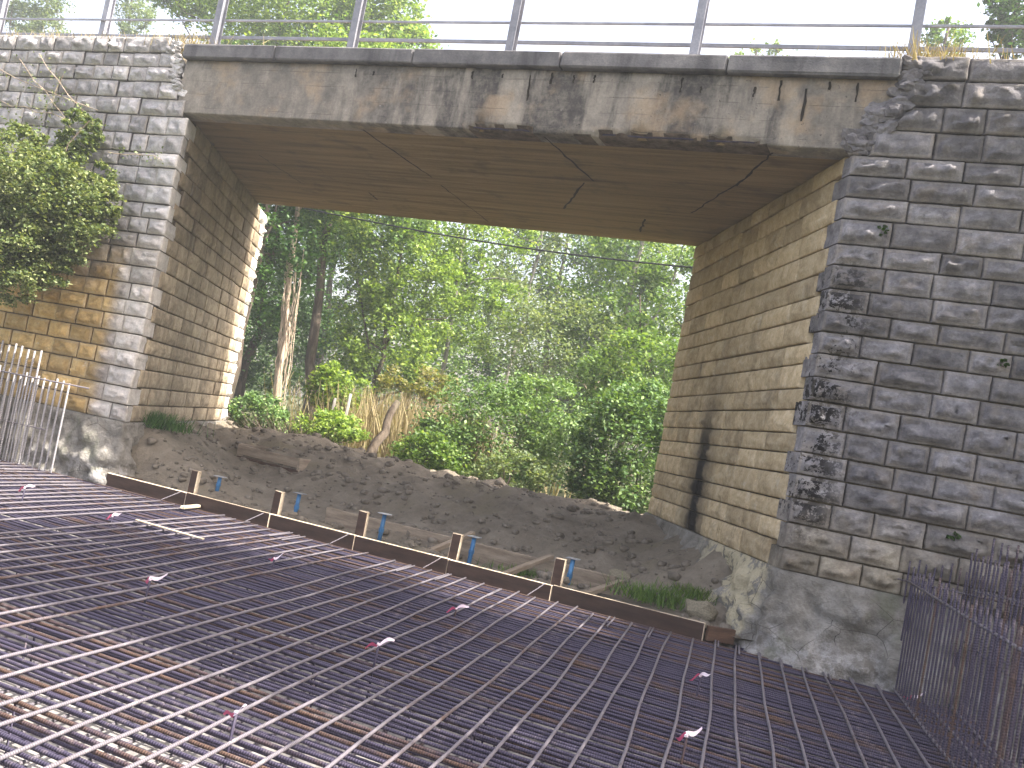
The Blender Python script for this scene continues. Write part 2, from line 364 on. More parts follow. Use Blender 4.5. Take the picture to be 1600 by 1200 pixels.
L_GREY = leaf('leaf_grey', [(.15, (.075, .115, .060)), (.45, (.135, .20, .095)), (.75, (.22, .28, .145)), (.95, (.36, .41, .24))])
L_BRAM = leaf('leaf_bramble', [(.15, (0.031, 0.073, 0.025)), (.45, (0.083, 0.163, 0.048)), (.75, (0.166, 0.266, 0.082)), (.95, (0.411, 0.509, 0.233))], .3)
L_YEL = leaf('leaf_yellow', [(.15, (.075, .10, .03)), (.45, (.15, .165, .055)), (.75, (.26, .245, .10)), (.95, (.40, .36, .2))])
L_MOUND = leaf('leaf_mound', [(.15, (.042, .088, .030)), (.45, (.10, .18, .052)), (.75, (.18, .28, .09)), (.95, (.34, .42, .22))], .35)
L_DRY = leaf('dry_stalk', [(.15, (.15, .115, .06)), (.45, (.28, .225, .125)), (.75, (.40, .34, .20)), (.95, (.52, .47, .30))], .3, .8)
L_HEDGE = leaf('leaf_hedge', [(.15, (.045, .075, .03)), (.45, (.115, .165, .06)), (.75, (.25, .29, .13)), (.95, (.52, .53, .33))], .35)

# ------------------------------------------------------------------ foliage generator
def leaf_mesh(name, pts, size, rng, up=.5, aspect=.62):
    n = len(pts); pts = np.asarray(pts)
    nr = rng.normal(size=(n, 3)); nr[:, 2] = np.abs(nr[:, 2]) + up; nr /= np.linalg.norm(nr, axis=1)[:, None]
    t = rng.normal(size=(n, 3)); t -= nr * np.sum(t * nr, 1)[:, None]; t /= np.linalg.norm(t, axis=1)[:, None]
    b = np.cross(nr, t); s = size * rng.uniform(.55, 1.35, size=(n, 1))
    V = np.empty((n, 4, 3)); V[:, 0] = pts - t * s * .5; V[:, 2] = pts + t * s * .5
    V[:, 1] = pts + b * s * .5 * aspect + nr * s * .12; V[:, 3] = pts - b * s * .5 * aspect + nr * s * .12
    me = bpy.data.meshes.new(name); me.vertices.add(4 * n); me.vertices.foreach_set('co', V.reshape(-1))
    me.loops.add(4 * n); me.loops.foreach_set('vertex_index', np.arange(4 * n, dtype=np.int32))
    me.polygons.add(n); me.polygons.foreach_set('loop_start', np.arange(0, 4 * n, 4, dtype=np.int32))
    me.update(calc_edges=True); return me
def cloud_pts(ells, rng, clump=.2, shell=.45, per=45, flat=.75):
    P = []
    for c, r, n in ells:
        m = max(3, n // per); d = rng.normal(size=(m, 3)); d /= np.linalg.norm(d, axis=1)[:, None]
        rad = (shell ** 3 + (1 - shell ** 3) * rng.uniform(size=(m, 1))) ** (1 / 3)
        cc = np.array(c) + d * rad * np.array(r)
        k = rng.integers(0, m, n); sig = clump * float(np.mean(r)) * rng.uniform(.5, 1.3, size=(m, 1))
        off = rng.normal(size=(n, 3)) * sig[k]; off[:, 2] *= flat
        P.append(cc[k] + off)
    return np.concatenate(P)
def limb(mb, a, b, r0, r1, wob, rnd, n=6, seg=6):
    a = Vector(a); b = Vector(b); pts = []; L = (b - a).length
    for i in range(n + 1):
        t = i / n; p = a.lerp(b, t)
        if 0 < i < n: p += Vector((rnd.uniform(-1, 1), rnd.uniform(-1, 1), rnd.uniform(-.5, .5))) * wob * L
        elif i == n: pass
        pts.append(p)
    mb.tube(pts, [r0 + (r1 - r0) * (i / n) for i in range(n + 1)], seg); return pts
def tree(base, h, r, ells, lmat, bmat, size, label, group, seed, lean=(0, 0), limbs=7, name='broadleaf_tree', clump=.13, per=130, crown0=.4, cat='tree'):
    rng = np.random.default_rng(seed); rnd = random.Random(seed); base = Vector(base)
    root = empty(name, base); tag(root, label, cat, group)
    mb = MB(); top = Vector((lean[0], lean[1], h))
    pts = limb(mb, (0, 0, -.15), top, r, r * .22, .012, rnd, 10, 9)
    for k in range(limbs):
        t = rnd.uniform(crown0, .92); i = min(int(t * 10), 9); p = pts[i].lerp(pts[i + 1], t * 10 - i)
        e = ells[k % len(ells)]; c = Vector(e[0]); q = c + Vector([rnd.uniform(-.75, .75) * e[1][j] for j in range(3)])
        if q.z < p.z: q.z = p.z + .3
        limb(mb, p, q, r * (1 - t) * .55 + .015, .012, .05, rnd, 5, 5)
    mb.build('trunk', bmat, root, smooth=True)
    P = cloud_pts(ells, rng, clump, .4, per)
    P = np.concatenate([P, cloud_pts([(e[0], e[1], e[2] // 4) for e in ells], rng, .2, .2, 25)])
    link('crown', leaf_mesh('crown', P, size, rng), lmat, root)
    return root

# ------------------------------------------------------------------ ground and earth
def tag_struct(o): o['kind'] = 'structure'; return o
g = MB(); g.add([(-400, -400, -.42), (400, -400, -.42), (400, 400, -.42), (-400, 400, -.42)], [(0, 1, 2, 3)])
tag_struct(g.build('ground', M_GRASSG))

ZB, ZS, ZT = .72, 4.51, 5.42                           # block base, soffit, wall top
XL, XR = -8.76, -1.10                                  # front corners of the opening
LP = 5.08                                              # length of the passage
def wallx(x0, y): return x0 + DP.x / DP.y * (y - YF)
def lerp_tab(t, tab):
    if t <= tab[0][0]: return tab[0][1]
    for (a, va), (b, vb) in zip(tab, tab[1:]):
        if t <= b:
            u = (t - a) / (b - a); u = u * u * (3 - 2 * u); return va + (vb - va) * u
    return tab[-1][1]
def bank_h(x, y):
    s = (x - wallx(XL, y)) / (wallx(XR, y) - wallx(XL, y))
    h = lerp_tab(y, [(9.0, -.22), (9.7, -.12), (10.5, .06), (11.6, .36), (12.5, .60), (13.2, .64), (14.5, .50), (16, .42), (60, .42)])
    if y < 14.5:
        left = max(0., 1 - max(s, 0) / .34)
        h = max(h, -.05 + .72 * left * min(1, max(0, (y - 9.15) / .5)) - .12 * (s > .0) * (1 - left))
        right = max(0., 1 - max(1 - s, 0) / .16)
        h = max(h, .60 * right * min(1, max(0, (y - 9.5) / .8)))
        h += .17 * math.exp(-((s - .30) / .16) ** 2) * math.exp(-((y - 13.1) / .8) ** 2)
    amp = .13 if y < 14.5 else .05
    p = Vector((x * 1.1, y * 1.4, 3.3))
    h += amp * (mnoise.fractal(p, 1.0, 2.0, 5)) + .085 * abs(mnoise.fractal(p * 2.6, 1.0, 2.0, 4)) * (1 if y < 15 else .4)
    return h
def bank_sheet(name, xs, ys, fn, mat):
    V = [(x, y, fn(x, y)) for y in ys for x in xs]; nx = len(xs)
    Fc = [(j * nx + i, j * nx + i + 1, (j + 1) * nx + i + 1, (j + 1) * nx + i) for j in range(len(ys) - 1) for i in range(nx - 1)]
    return link(name, mesh(name, V, Fc, True), mat)
tag_struct(bank_sheet('earth_bank', [-13.5 + i * .075 for i in range(185)], [9.03 + j * .07 for j in range(110)], bank_h, M_SOIL))
tag_struct(bank_sheet('forest_ground', [-60 + i * 1.5 for i in range(75)], [16.3 + j * 1.5 for j in range(60)],
                      lambda x, y: .36 + .12 * mnoise.fractal(Vector((x * .3, y * .3, 1)), 1, 2, 3), M_GRASSG))
b = MB(); b.box((-4.4, 3.9, -.345), (14.5, 11.2, .1), 0); tag_struct(b.build('blinding_slab', M_BLIND))

# ------------------------------------------------------------------ masonry abutments
def block_mesh(wd, ht, dv, un, nv, rock, rnd, drop=0, nx=8, nz=5, back=.12):
    """one stone: face grid bulging along nv, depth along dv; local origin at the lower left of the face"""
    up = Vector((0, 0, 1)); V = []; m = min(.028, ht * .16)
    us = [0, m * .35, m] + [m + (wd - 2 * m) * i / (nx - 2) for i in range(1, nx - 2)] + [wd - m, wd - m * .35, wd]
    vs_ = [0, m * .35, m] + [m + (ht - 2 * m) * i / (nz - 1) for i in range(1, nz - 1)] + [ht - m, ht - m * .35, ht]
    seed = Vector((rnd.uniform(0, 99), rnd.uniform(0, 99), rnd.uniform(0, 99)))
    tilt = rnd.uniform(-.4, .4); amp = rock * rnd.uniform(.55, 1.35); NX, NZ = len(us), len(vs_); NXS[0] = NX; NXS[1] = NZ
    for j, v in enumerate(vs_):
        for i, u in enumerate(us):
            edge = min(u, wd - u, v, ht - v); d = 0.0
            chip = max(0, mnoise.noise(seed + Vector((u * 6, v * 9, 3))) - .25)
            if edge < m * .2: d = -.010 - .05 * chip
            elif edge > m * 1.01:
                k = min(1, (edge - m) / .028)
                d = amp * k * (.6 + 1.0 * mnoise.noise(seed + Vector((u * 8, v * 10, 0))) + .75 * mnoise.noise(seed + Vector((u * 21, v * 23, 5))) + .45 * mnoise.noise(seed + Vector((u * 47, v * 51, 7))) + tilt * (u / wd - .5) - .6 * (v / ht - .45))
            ju = .004 * mnoise.noise(seed + Vector((u * 15, v * 15, 9))) if edge < m * .2 else 0
            V.append(un * (u + ju) + up * (v + ju) + nv * (d + drop))
    Fc = [(j * NX + i, j * NX + i + 1, (j + 1) * NX + i + 1, (j + 1) * NX + i) for j in range(NZ - 1) for i in range(NX - 1)]
    rim = [i for i in range(NX)] + [j * NX + NX - 1 for j in range(1, NZ)] + [(NZ - 1) * NX + i for i in range(NX - 2, -1, -1)] + [j * NX for j in range(NZ - 2, 0, -1)]
    o = len(V); V += [V[k] + dv * back for k in rim]
    for a in range(len(rim)):
        b2 = (a + 1) % len(rim); Fc.append((rim[b2], rim[a], o + a, o + b2))
    me = mesh('stone_block', V, Fc); me.polygons.foreach_set('use_smooth', [True] * ((NX - 1) * (NZ - 1)) + [False] * len(rim)); me.update()
    return me
def margins(me, m2, NX=14, NZ=10):
    me.materials.append(m2)
    NX = NXS[0]; NZ = NXS[1]
    for j in range(NZ - 1):
        for i in range(NX - 1):
            if min(i, NX - 2 - i) < 2 or min(j, NZ - 2 - j) < 2: me.polygons[j * (NX - 1) + i].material_index = 1
NXS = [0, 0]
def course_wall(parent, name, origin, un, nv, dv, length, z0, z1, nc, wmean, mat, rock, seed, start=None, end=None, joint=.013, backf=None, quoin=False, endrough=False, marg=None):
    rnd = random.Random(seed); hts = [rnd.uniform(.86, 1.14) for _ in range(nc)]; sh = sum(hts); z = z0; origin = Vector(origin)
    for c in range(nc):
        h = hts[c] / sh * (z1 - z0); u = start(c, z) if start else 0.0; L = length if end is None else end(c, z)
        first = True
        while u < L - .05:
            wd = wmean * rnd.uniform(.72, 1.3)
            if L - (u + wd) < wmean * .5: wd = L - u
            bk = backf(c) if (backf and first) else .12
            last = u + wd > L - .01; me = block_mesh(wd - joint, h - joint, dv, un, nv, rock * (2.2 if last and endrough else 1), rnd, rnd.uniform(-.012, .012) + (rnd.uniform(.0, .03) if first and quoin else 0), 11, 7, bk); me.materials.append(M_SUNEND if last and endrough else mat)
            if marg: margins(me, marg)
            o = link(name, me, None, parent); o.location = origin + un * (u + joint / 2) + Vector((0, 0, z + joint / 2))
            u += wd; first = False
        z += h
    return hts

X1 = Vector((1, 0, 0)); YN = Vector((0, -1, 0))
def prism(mb, poly, z0, z1):
    n = len(poly); V = [(p[0], p[1], z0) for p in poly] + [(p[0], p[1], z1) for p in poly]
    mb.add(V, [tuple(reversed(range(n))), tuple(range(n, 2 * n))] + [(i, (i + 1) % n, n + (i + 1) % n, n + i) for i in range(n)])
NL = NPL; NRT = -NPL
# --- left abutment
la = empty('stone_abutment', (XL - .5, YF + .5, 0)); LAI = Vector(la.location)
tag(la, 'left stone bridge abutment with ochre lower courses, grey above, beside the leafy bush', 'abutment', 'abutments of the underpass')
def at_par(par): return -Vector(par.location)
XLE = -13.1
qret = lambda c: .44 if c % 2 else .20
# front face runs from the corner to the left: local u axis points to -X
course_wall(la, 'face_block', Vector((XL, YF, 0)) - LAI, -X1, YN, DP, XL - XLE, ZB, ZT + .03, 23, .345, M_LF, .048, 11, marg=M_LFM, quoin=True,
            start=lambda c, z: .0 if z < 4.4 else (.10 + (z - 4.4) * .42 + random.Random(c).uniform(-.05, .08)), backf=lambda c: qret(c))
LPL = LP + 1.0  # wall end lengthened past the deck to catch a strip of sun
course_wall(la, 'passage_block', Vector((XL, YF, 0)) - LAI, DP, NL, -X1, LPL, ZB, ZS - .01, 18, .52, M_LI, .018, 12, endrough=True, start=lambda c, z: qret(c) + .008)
mb = MB(); i = .055
prism(mb, [(XLE, YF + i), (XL - i * 1.6, YF + i), (XL + DP.x * LPL - i * 1.1, YF + DP.y * LPL - .02), (XLE, YF + DP.y * LPL - .02)], -.3, ZS - .03)
prism(mb, [(XLE, YF + i), (XL - .62, YF + i), (XL - .62, YF + 1.2), (XLE, YF + 1.2)], ZS - .03, ZT - .04)
o = mb.build('core', M_MORTAR, la); o.location = -LAI
# --- right abutment
ra = empty('stone_abutment', (XR + .5, YF + .5, 0)); RAI = Vector(ra.location)
tag(ra, 'right stone bridge abutment of grey rock-faced blocks with tan passage side and black streak', 'abutment', 'abutments of the underpass')
XRE = 2.6
def rstart(c, z):
    if z < 4.42: return 0.0
    return .10 + (z - 4.42) * .36 + random.Random(c * 7).uniform(-.05, .1)
course_wall(ra, 'face_block', Vector((XR, YF, 0)) - RAI, X1, YN, DP, XRE - XR, ZB, ZT - .03, 22, .44, M_RF, .070, 21, marg=M_RFM, quoin=True, start=rstart, backf=lambda c: .16 if c % 2 else .3)
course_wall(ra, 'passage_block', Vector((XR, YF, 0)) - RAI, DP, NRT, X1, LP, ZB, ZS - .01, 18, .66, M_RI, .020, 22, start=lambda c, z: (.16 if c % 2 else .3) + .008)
mb = MB()
prism(mb, [(XR + i * .5, YF + i), (XRE, YF + i), (XRE, YF + DP.y * LP - .02), (XR + DP.x * LP + i * 1.1, YF + DP.y * LP - .02)], -.3, ZS - .03)
prism(mb, [(XR + .55, YF + i), (XRE, YF + i), (XRE, YF + 1.2), (XR + .55, YF + 1.2)], ZS - .03, ZT - .08)
o = mb.build('core', M_MORTAR, ra); o.location = -RAI

# rough footing under each abutment
def groove(p):
    d, _ = mnoise.voronoi(p); return max(0., 1 - (d[1] - d[0]) / .16)
def footing(parent, pl, flare, top, seed, mat=M_FOOT):
    """strip of rough render below the blocks, following polyline pl (face line), flaring outwards to the ground"""
    pts = []; n = len(pl)
    samples = []
    for k in range(n - 1):
        a, b2 = Vector(pl[k]), Vector(pl[k + 1]); m = max(2, int((b2 - a).length / .035))
        samples += [a.lerp(b2, t / m) for t in range(m)]
    samples.append(Vector(pl[-1])); V = []; NZ = 26
    for k, p in enumerate(samples):
        a = samples[max(0, k - 7)]; b2 = samples[min(len(samples) - 1, k + 7)]; t = (b2 - a).normalized(); nn = Vector((t.y, -t.x, 0))
        for j in range(NZ + 1):
            u = j / NZ; z = top * (1 - u) - .3 * u
            out = flare * u ** .9 + .03 + .045 * mnoise.noise(Vector((p.x * 9 + seed, p.y * 9, z * 11))) * min(1, u * 5) - .045 * groove(Vector((p.x * 1.5 + seed, p.y * 1.5, z * 2.0))) * min(1, u * 4) + .12 * mnoise.fractal(Vector((p.x * 2.3 + seed, p.y * 2.3, z * 2.6)), 1, 2, 5) * min(1, u * 5)
            V.append(Vector((p.x, p.y, z)) + nn * out)
    R_ = NZ + 1
    Fc = [(k * R_ + j, k * R_ + j + 1, (k + 1) * R_ + j + 1, (k + 1) * R_ + j) for k in range(len(samples) - 1) for j in range(NZ)]
    o2 = len(V); V += [Vector((p.x, p.y + .04, top - .004)) for p in samples]
    for k in range(len(samples) - 1): Fc.append((k * R_, (k + 1) * R_, o2 + k + 1, o2 + k))
    o = link('footing', mesh('footing', V, Fc, True), mat, parent); o.location = -Vector(parent.location)
footing(la, [(XLE, YF, 0), (XL - .02, YF, 0), (XL + DP.x * .5, YF + DP.y * .5, 0), (XL + DP.x * LPL, YF + DP.y * LPL, 0)], .20, ZB + .004, 3)
footing(ra, [(XR + DP.x * LP, YF + DP.y * LP, 0), (XR + DP.x * .5, YF + DP.y * .5, 0), (XR + .02, YF, 0), (XRE, YF, 0)], .34, ZB + .004, 31)
# rubble stones where the right wall meets the deck
import bmesh
def rock_mesh(seed, amp=.35, sub=2):
    bm = bmesh.new(); bmesh.ops.create_icosphere(bm, subdivisions=sub, radius=1); s = Vector((seed * 3.1, seed * 1.7, seed))
    for v in bm.verts:
        m_ = max(abs(v.co.x), abs(v.co.y), abs(v.co.z)); v.co = v.co.lerp(v.co / m_, .45) * (1 + amp * mnoise.noise(v.co * 1.3 + s) + amp * .5 * mnoise.noise(v.co * 3.3 + s))
    me = bpy.data.meshes.new('stone'); bm.to_mesh(me); bm.free(); return me
rq = random.Random(12)
for k in range(26):
    t = k / 25; z = 4.52 + t * .82; x = -1.06 + t * .42 + rq.uniform(-.09, .11); q = rq.uniform(.045, .095)
    o = link('rubble_stone', rock_mesh(k, .45, 3), M_RF, ra, Vector((x, YF + rq.uniform(.0, .04), z)) - RAI); o.scale = (q * rq.uniform(1, 1.5), q * .8, q * rq.uniform(.7, 1)); o.rotation_euler = (rq.uniform(-.3, .3), rq.uniform(-.3, .3), rq.uniform(-.3, .3))
for k in range(9):
    z = 4.75 + k * .075; x = -9.0 - (z - 4.75) * .45 + rq.uniform(-.05, .1); q = rq.uniform(.04, .075)
    o = link('rubble_stone', rock_mesh(k + 40, .45, 3), M_LF, la, Vector((x, YF + rq.uniform(.0, .05), z)) - LAI); o.scale = (q * 1.3, q * .9, q * .8); o.rotation_euler = (rq.uniform(-.3, .3), 0, rq.uniform(-.3, .3))
# embankment behind the walls, carrying the road
for (xa, xb, xc, xd) in ((-60, XLE - .02, -60, XLE - .02), (XRE + .02, 60, XRE + .02, 60)):
    mb = MB(); prism(mb, [(xa, YF + .1), (xb, YF + .1), (xb, YF + DP.y * LP), (xa, YF + DP.y * LP)], -.4, ZT - .06)
    o = tag_struct(mb.build('embankment', M_GRASSG))
mb = MB(); prism(mb, [(-60, YF + 1.3), (60, YF + 1.3), (60, YF + DP.y * LP - .5), (-60, YF + DP.y * LP - .5)], ZT - .05, ZT + .02)
tag_struct(mb.build('road', M_COPING))

# ------------------------------------------------------------------ bridge deck
dk = empty('bridge_deck', (-4.9, YF, ZS)); DKI = Vector(dk.location)
tag(dk, 'stained concrete bridge deck slab spanning between the two stone abutments', 'bridge deck')
def spall(x):                                           # how far the bottom edge has broken away
    a = max(0, min(1, (x + 5.1) / .25)) * max(0, min(1, (-1.75 - x) / .3))
    return a * (.55 + .45 * mnoise.noise(Vector((x * 5, 0, 0)))) * (0.35 if -4.25 < x < -3.55 else 1)
mb = MB(); xs = [-8.98 + k * (8.2 / 220) for k in range(221)]; zs = [0, .018, .04, .065, .1, .2, .32, .45, .56, .655]
V = []
for z in zs:
    for x in xs:
        d = .008 * mnoise.fractal(Vector((x * 3, z * 5, 2)), 1, 2, 4)
        s = spall(x); lim = .10 * s
        if z < lim: d += .11 * s * (1 - .25 * z / max(lim, .01))
        V.append((x, YF + .004 + d, ZS + z))
nx = len(xs); Fc = [(j * nx + i, j * nx + i + 1, (j + 1) * nx + i + 1, (j + 1) * nx + i) for j in range(len(zs) - 1) for i in range(nx - 1)]
o2 = len(V); V += [(x, YF + .3, ZS) for x in xs]; o3 = len(V); V += [(x, YF + .3, ZS + .655) for x in xs]
for i2 in range(nx - 1):
    Fc.append((i2, o2 + i2, o2 + i2 + 1, i2 + 1)); Fc.append((o3 + i2 + 1, o3 + i2, 9 * nx + i2, 9 * nx + i2 + 1))
o = link('fascia_beam', mesh('fascia_beam', V, Fc, True), M_FASCIA, dk); o.location = -DKI; o.data.materials.append(M_SPALL)
for p in o.data.polygons:
    c = p.center
    if c.y < YF + .25 and spall(c.x) > .2 and c.z - ZS < .10 * spall(c.x): p.material_index = 1
mb = MB(); prism(mb, [(XL - .15, YF + .08), (XR + .1, YF + .08), (XR + .15 + DP.x * LP, YF + DP.y * LP), (XL - .15 + DP.x * LP, YF + DP.y * LP)], ZS + .003, ZT - .08)
o = mb.build('slab', M_SOFFIT, dk); o.location = -DKI
# coping kerb: long cast pieces
ce = [-8.99, -7.62, -5.78, -4.05, -2.35, -.80]
for a, b2 in zip(ce, ce[1:]):
    mb = MB(); mb.bevbox(((a + b2) / 2, YF + .17, 5.255), (b2 - a - .012, .50, .165), .014, jit=.006); o = mb.build('coping', M_COPING, dk); o.location = -DKI
# exposed bars along the broken edge, stirrup ends
for x0, x1, zz in ((-5.0, -4.3, ZS + .028), (-3.5, -1.85, ZS + .03)):
    mb = MB(); mb.tube([(x0 + (x1 - x0) * k / 8, YF + .05, zz + .006 * math.sin(k * 2.1)) for k in range(9)], .008, 6); o = mb.build('exposed_bar', M_BAR, dk, smooth=True); o.location = -DKI
# cracks and stirrup marks (thin dark grooves)
def strip(pts, wd, nv, name='crack'):
    V = []; nv = Vector(nv); pts = [Vector(p) for p in pts]; Fc = []
    for k, p in enumerate(pts):
        t = (pts[min(k + 1, len(pts) - 1)] - pts[max(k - 1, 0)]).normalized(); s = t.cross(nv).normalized() * wd * random.uniform(.25, .65)
        V += [p - s + nv * .0035, p + s + nv * .0035]
    for k in range(len(pts) - 1): Fc.append((2 * k, 2 * k + 1, 2 * k + 3, 2 * k + 2))
    o = link(name, mesh(name, V, Fc), M_CRACK, dk); o.location = -DKI
def jag(a, b2, n, amp):
    return [Vector(a).lerp(Vector(b2), k / n) + Vector((random.uniform(-amp, amp), random.uniform(-amp, amp), 0)) * (0 < k < n) for k in range(n + 1)]
for a, b2, wd in (((567, 202), (675, 277), .022), ((689, 289), (763, 346), .02), ((850, 213), (928, 283), .028), ((913, 285), (881, 326), .03), ((1208, 238), (1150, 290), .026), ((1150, 288), (1080, 332), .02), ((1008, 342), (1000, 362), .03), ((405, 242), (470, 285), .012), ((576, 300), (590, 312), .025)):
    strip(jag(atz(*a, ZS), atz(*b2, ZS), 12, .012), wd, (0, 0, -1))
for px, y0, y1 in ((830, 118, 158), (864, 114, 132), (898, 118, 130), (930, 118, 130), (1067, 122, 145), (1096, 136, 146), (1180, 136, 152), (1221, 126, 158), (1261, 139, 190), (1298, 128, 141), (558, 108, 121), (585, 112, 118), (740, 112, 124), (786, 116, 122), (1342, 130, 160)):
    a = at(px, y0, YF); b2 = at(px - (y1 - y0) * .16, y1, YF)
    strip([a.lerp(b2, k / 5) + Vector((random.uniform(-.006, .006), -.006, 0)) for k in range(6)], .022, (0, -1, 0), 'stirrup_mark')

# ------------------------------------------------------------------ guard rail
gr = empty('guard_rail', (-4.8, YF + .16, 5.34)); GI = Vector(gr.location)
tag(gr, 'grey painted steel guard rail running along the top of the bridge', 'railing')
for k in range(-3, 4 + 3):
    x = -8.75 + 2 * k; z0 = 5.338 if 0 <= k <= 4 else 5.28; hh = 6.45 - z0
    mb = MB()                                            # I-section post
    mb.box((0, -.042, hh / 2), (.088, .008, hh)); mb.box((0, .042, hh / 2), (.088, .008, hh)); mb.box((0, 0, hh / 2), (.007, .0755, hh))
    mb.box((0, 0, .007), (.15, .16, .012))
    mb.build('post', M_RAIL, gr, loc=Vector((x, YF + .16 + (0 if 0 <= k <= 4 else .12), z0)) - GI)
for z, t in ((5.55, .040), (5.765, .026), (6.10, .026), (6.42, .05)):
    mb = MB(); pts = []
    mb.bevbox((-4.75, YF + .215, z), (24, .02, t), .003); o = mb.build('rail', M_RAIL, gr); o.location = -GI

# ------------------------------------------------------------------ reinforcement mat
TD = Vector((-.1754, .9845, 0)).normalized()
mat_r = empty('reinforcement_mat', (-4.9, 4.5, 0)); MI = Vector(mat_r.location)
tag(mat_r, 'large tied mat of rusty steel reinforcing bars covering the foreground', 'rebar mat')
def bar_mesh(length, rad, seed, axis, wob=.006, seg=7, nseg=24):
    rnd = random.Random(seed); mb = MB(); ph = rnd.uniform(0, 6); pts = []
    for k in range(nseg + 1):
        u = k / nseg * length - length / 2
        a = wob * math.sin(u * 1.3 + ph) + wob * .5 * math.sin(u * 3.1 + ph * 2); pts.append(Vector((u, a, .25 * a)))
    mb.tube(pts, rad, seg); return mb.me('bar', True)
ROTX = 0.0
def xr(y): return .40 + (y - 9.1) * TD.x / TD.y           # right edge of the mat
def xl(y): return -10.45 + (y - 9.1) * TD.x / TD.y
LX = 10.9
longm = [bar_mesh(LX, .0098, s, 'x') for s in range(6)]
for m_ in longm: m_.materials.append(M_BAR)
rnd = random.Random(3); y = -.9
while y < 9.12:
    long_y = y + rnd.uniform(-.012, .012)
    if long_y < 8.93 or True:
        full = long_y < 8.86
        me_ = rnd.choice(longm); o = link('longitudinal_bar', me_, None, mat_r)
        xc = (xl(long_y) + xr(long_y)) / 2
        o.location = Vector((xc + rnd.uniform(-.06, .06), long_y, -.029)) - MI; o.rotation_euler = (rnd.uniform(0, 6), 0, rnd.uniform(-.0012, .0012))
        if not full:
            o.scale = (.165, 1, 1); o.location.x = (-1.35 + xr(long_y)) / 2 - MI.x
    y += .078
tm = [bar_mesh(10.0, .0092, 40 + s, 'x', .010) for s in range(6)]
for m_ in tm: m_.materials.append(M_BART)
ang = math.atan2(TD.y, TD.x); x = -10.35; k = 0
while x < .35:
    if not (k in (17, 29)):
        ye = (8.80 if x < -1.55 else 9.12) + rnd.uniform(-.12, .07)
        if x < -7.6: ye -= .12
        c = Vector((x + (ye - 9.1) * TD.x / TD.y, ye, 0)) - TD * 5.0
        o = link('transverse_bar', rnd.choice(tm), None, mat_r); o.location = c + Vector((0, 0, -.0085)) - MI
        o.rotation_euler = (0, 0, ang + rnd.uniform(-.004, .004))
        if rnd.random() < .3 or x > -1.6:                 # a lapped short bar beside it
            o2 = link('lap_bar', lapm, None, mat_r) if k > 0 and 'lapm' in globals() else None
            if 'lapm' not in globals():
                lapm = bar_mesh(.55, .0082, 99, 'x', .001, 7, 3); lapm.materials.append(M_BART)
                o2 = link('lap_bar', lapm, None, mat_r)
            o2.location = Vector((x + (ye - 9.1) * TD.x / TD.y + .022, ye, -.0085)) - TD * .24 - MI; o2.rotation_euler = (0, 0, ang)
    x += .19 + rnd.uniform(-.018, .018); k += 1
# lower layer of the mat
y = -.85
while y < 8.85:
    o = link('lower_bar', rnd.choice(longm), None, mat_r); o.location = Vector(((xl(y) + xr(y)) / 2, y, -.205)) - MI; o.rotation_euler = (rnd.uniform(0, 6), 0, rnd.uniform(-.002, .002)); y += .104
x = -10.3
while x < .35:
    c = Vector((x, 8.9, 0)) - TD * 5.0; o = link('lower_bar', rnd.choice(tm), None, mat_r)
    o.location = c + Vector((0, 0, -.228)) - MI; o.rotation_euler = (0, 0, ang); x += .21
# chairs that hold the upper layer (bent bars)
for k in range(46):
    yy = rnd.uniform(2.4, 8.6); xx = rnd.uniform(xl(yy) + .3, xr(yy) - .2)
    mb = MB(); mb.tube([(-.16, 0, -.29), (-.06, 0, -.285), (-.05, .01, -.05), (.05, .01, -.048), (.06, 0, -.285), (.16, 0, -.29)], .006, 5)
    o = mb.build('bar_chair', M_BAR, mat_r, loc=Vector((xx, yy, 0)) - MI, smooth=True); o.rotation_euler = (0, 0, rnd.uniform(0, 3))

# ------------------------------------------------------------------ starter bar cages for the new side walls
def vbar(parent, x, y, z0, z1, mesh_, rnd):
    o = link('vertical_bar', mesh_, None, parent); o.location = Vector((x, y, (z0 + z1) / 2)) - Vector(parent.location)
    o.scale = ((z1 - z0), 1, 1); o.rotation_euler = (0, math.pi / 2 + rnd.uniform(-.012, .012), rnd.uniform(-.2, .2))
vm = [bar_mesh(1.0, .0085, 70 + s, 'x', .0015, 6, 4) for s in range(3)]
for m_ in vm: m_.materials.append(M_BAR)
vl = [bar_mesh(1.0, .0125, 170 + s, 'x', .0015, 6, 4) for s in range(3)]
M_SUNBAR = steel('sunlit_rebar_steel', -.2, (.34, .325, .34), (.52, .50, .49))  # left cage steel, sunlight put into its pale colour
for m_ in vl: m_.materials.append(M_SUNBAR)
def hbar(parent, a, b2, r=.008):
    mb = MB(); mb.tube([a, Vector(a).lerp(Vector(b2), .5) + Vector((0, 0, -.006)), b2], r, 6); o = mb.build('horizontal_bar', M_BART, parent, smooth=True); o.location = -Vector(parent.location)
rc = empty('starter_bar_cage', (.4, 9.0, 0))
tag(rc, 'dense dark cage of upright reinforcing bars in front of the right abutment', 'rebar cage', 'starter bar cages')
x = -.06
while x < 1.9:                                            # row along the wall
    vbar(rc, x, 9.02 + rnd.uniform(-.01, .01), -.25, 1.05 + rnd.uniform(-.03, .03), rnd.choice(vm), rnd); x += .062
x = .50
while x < 2.2:                                            # taller row
    vbar(rc, x, 8.55 + rnd.uniform(-.02, .02), -.25, 1.34 + rnd.uniform(-.04, .04), rnd.choice(vm), rnd); x += .055
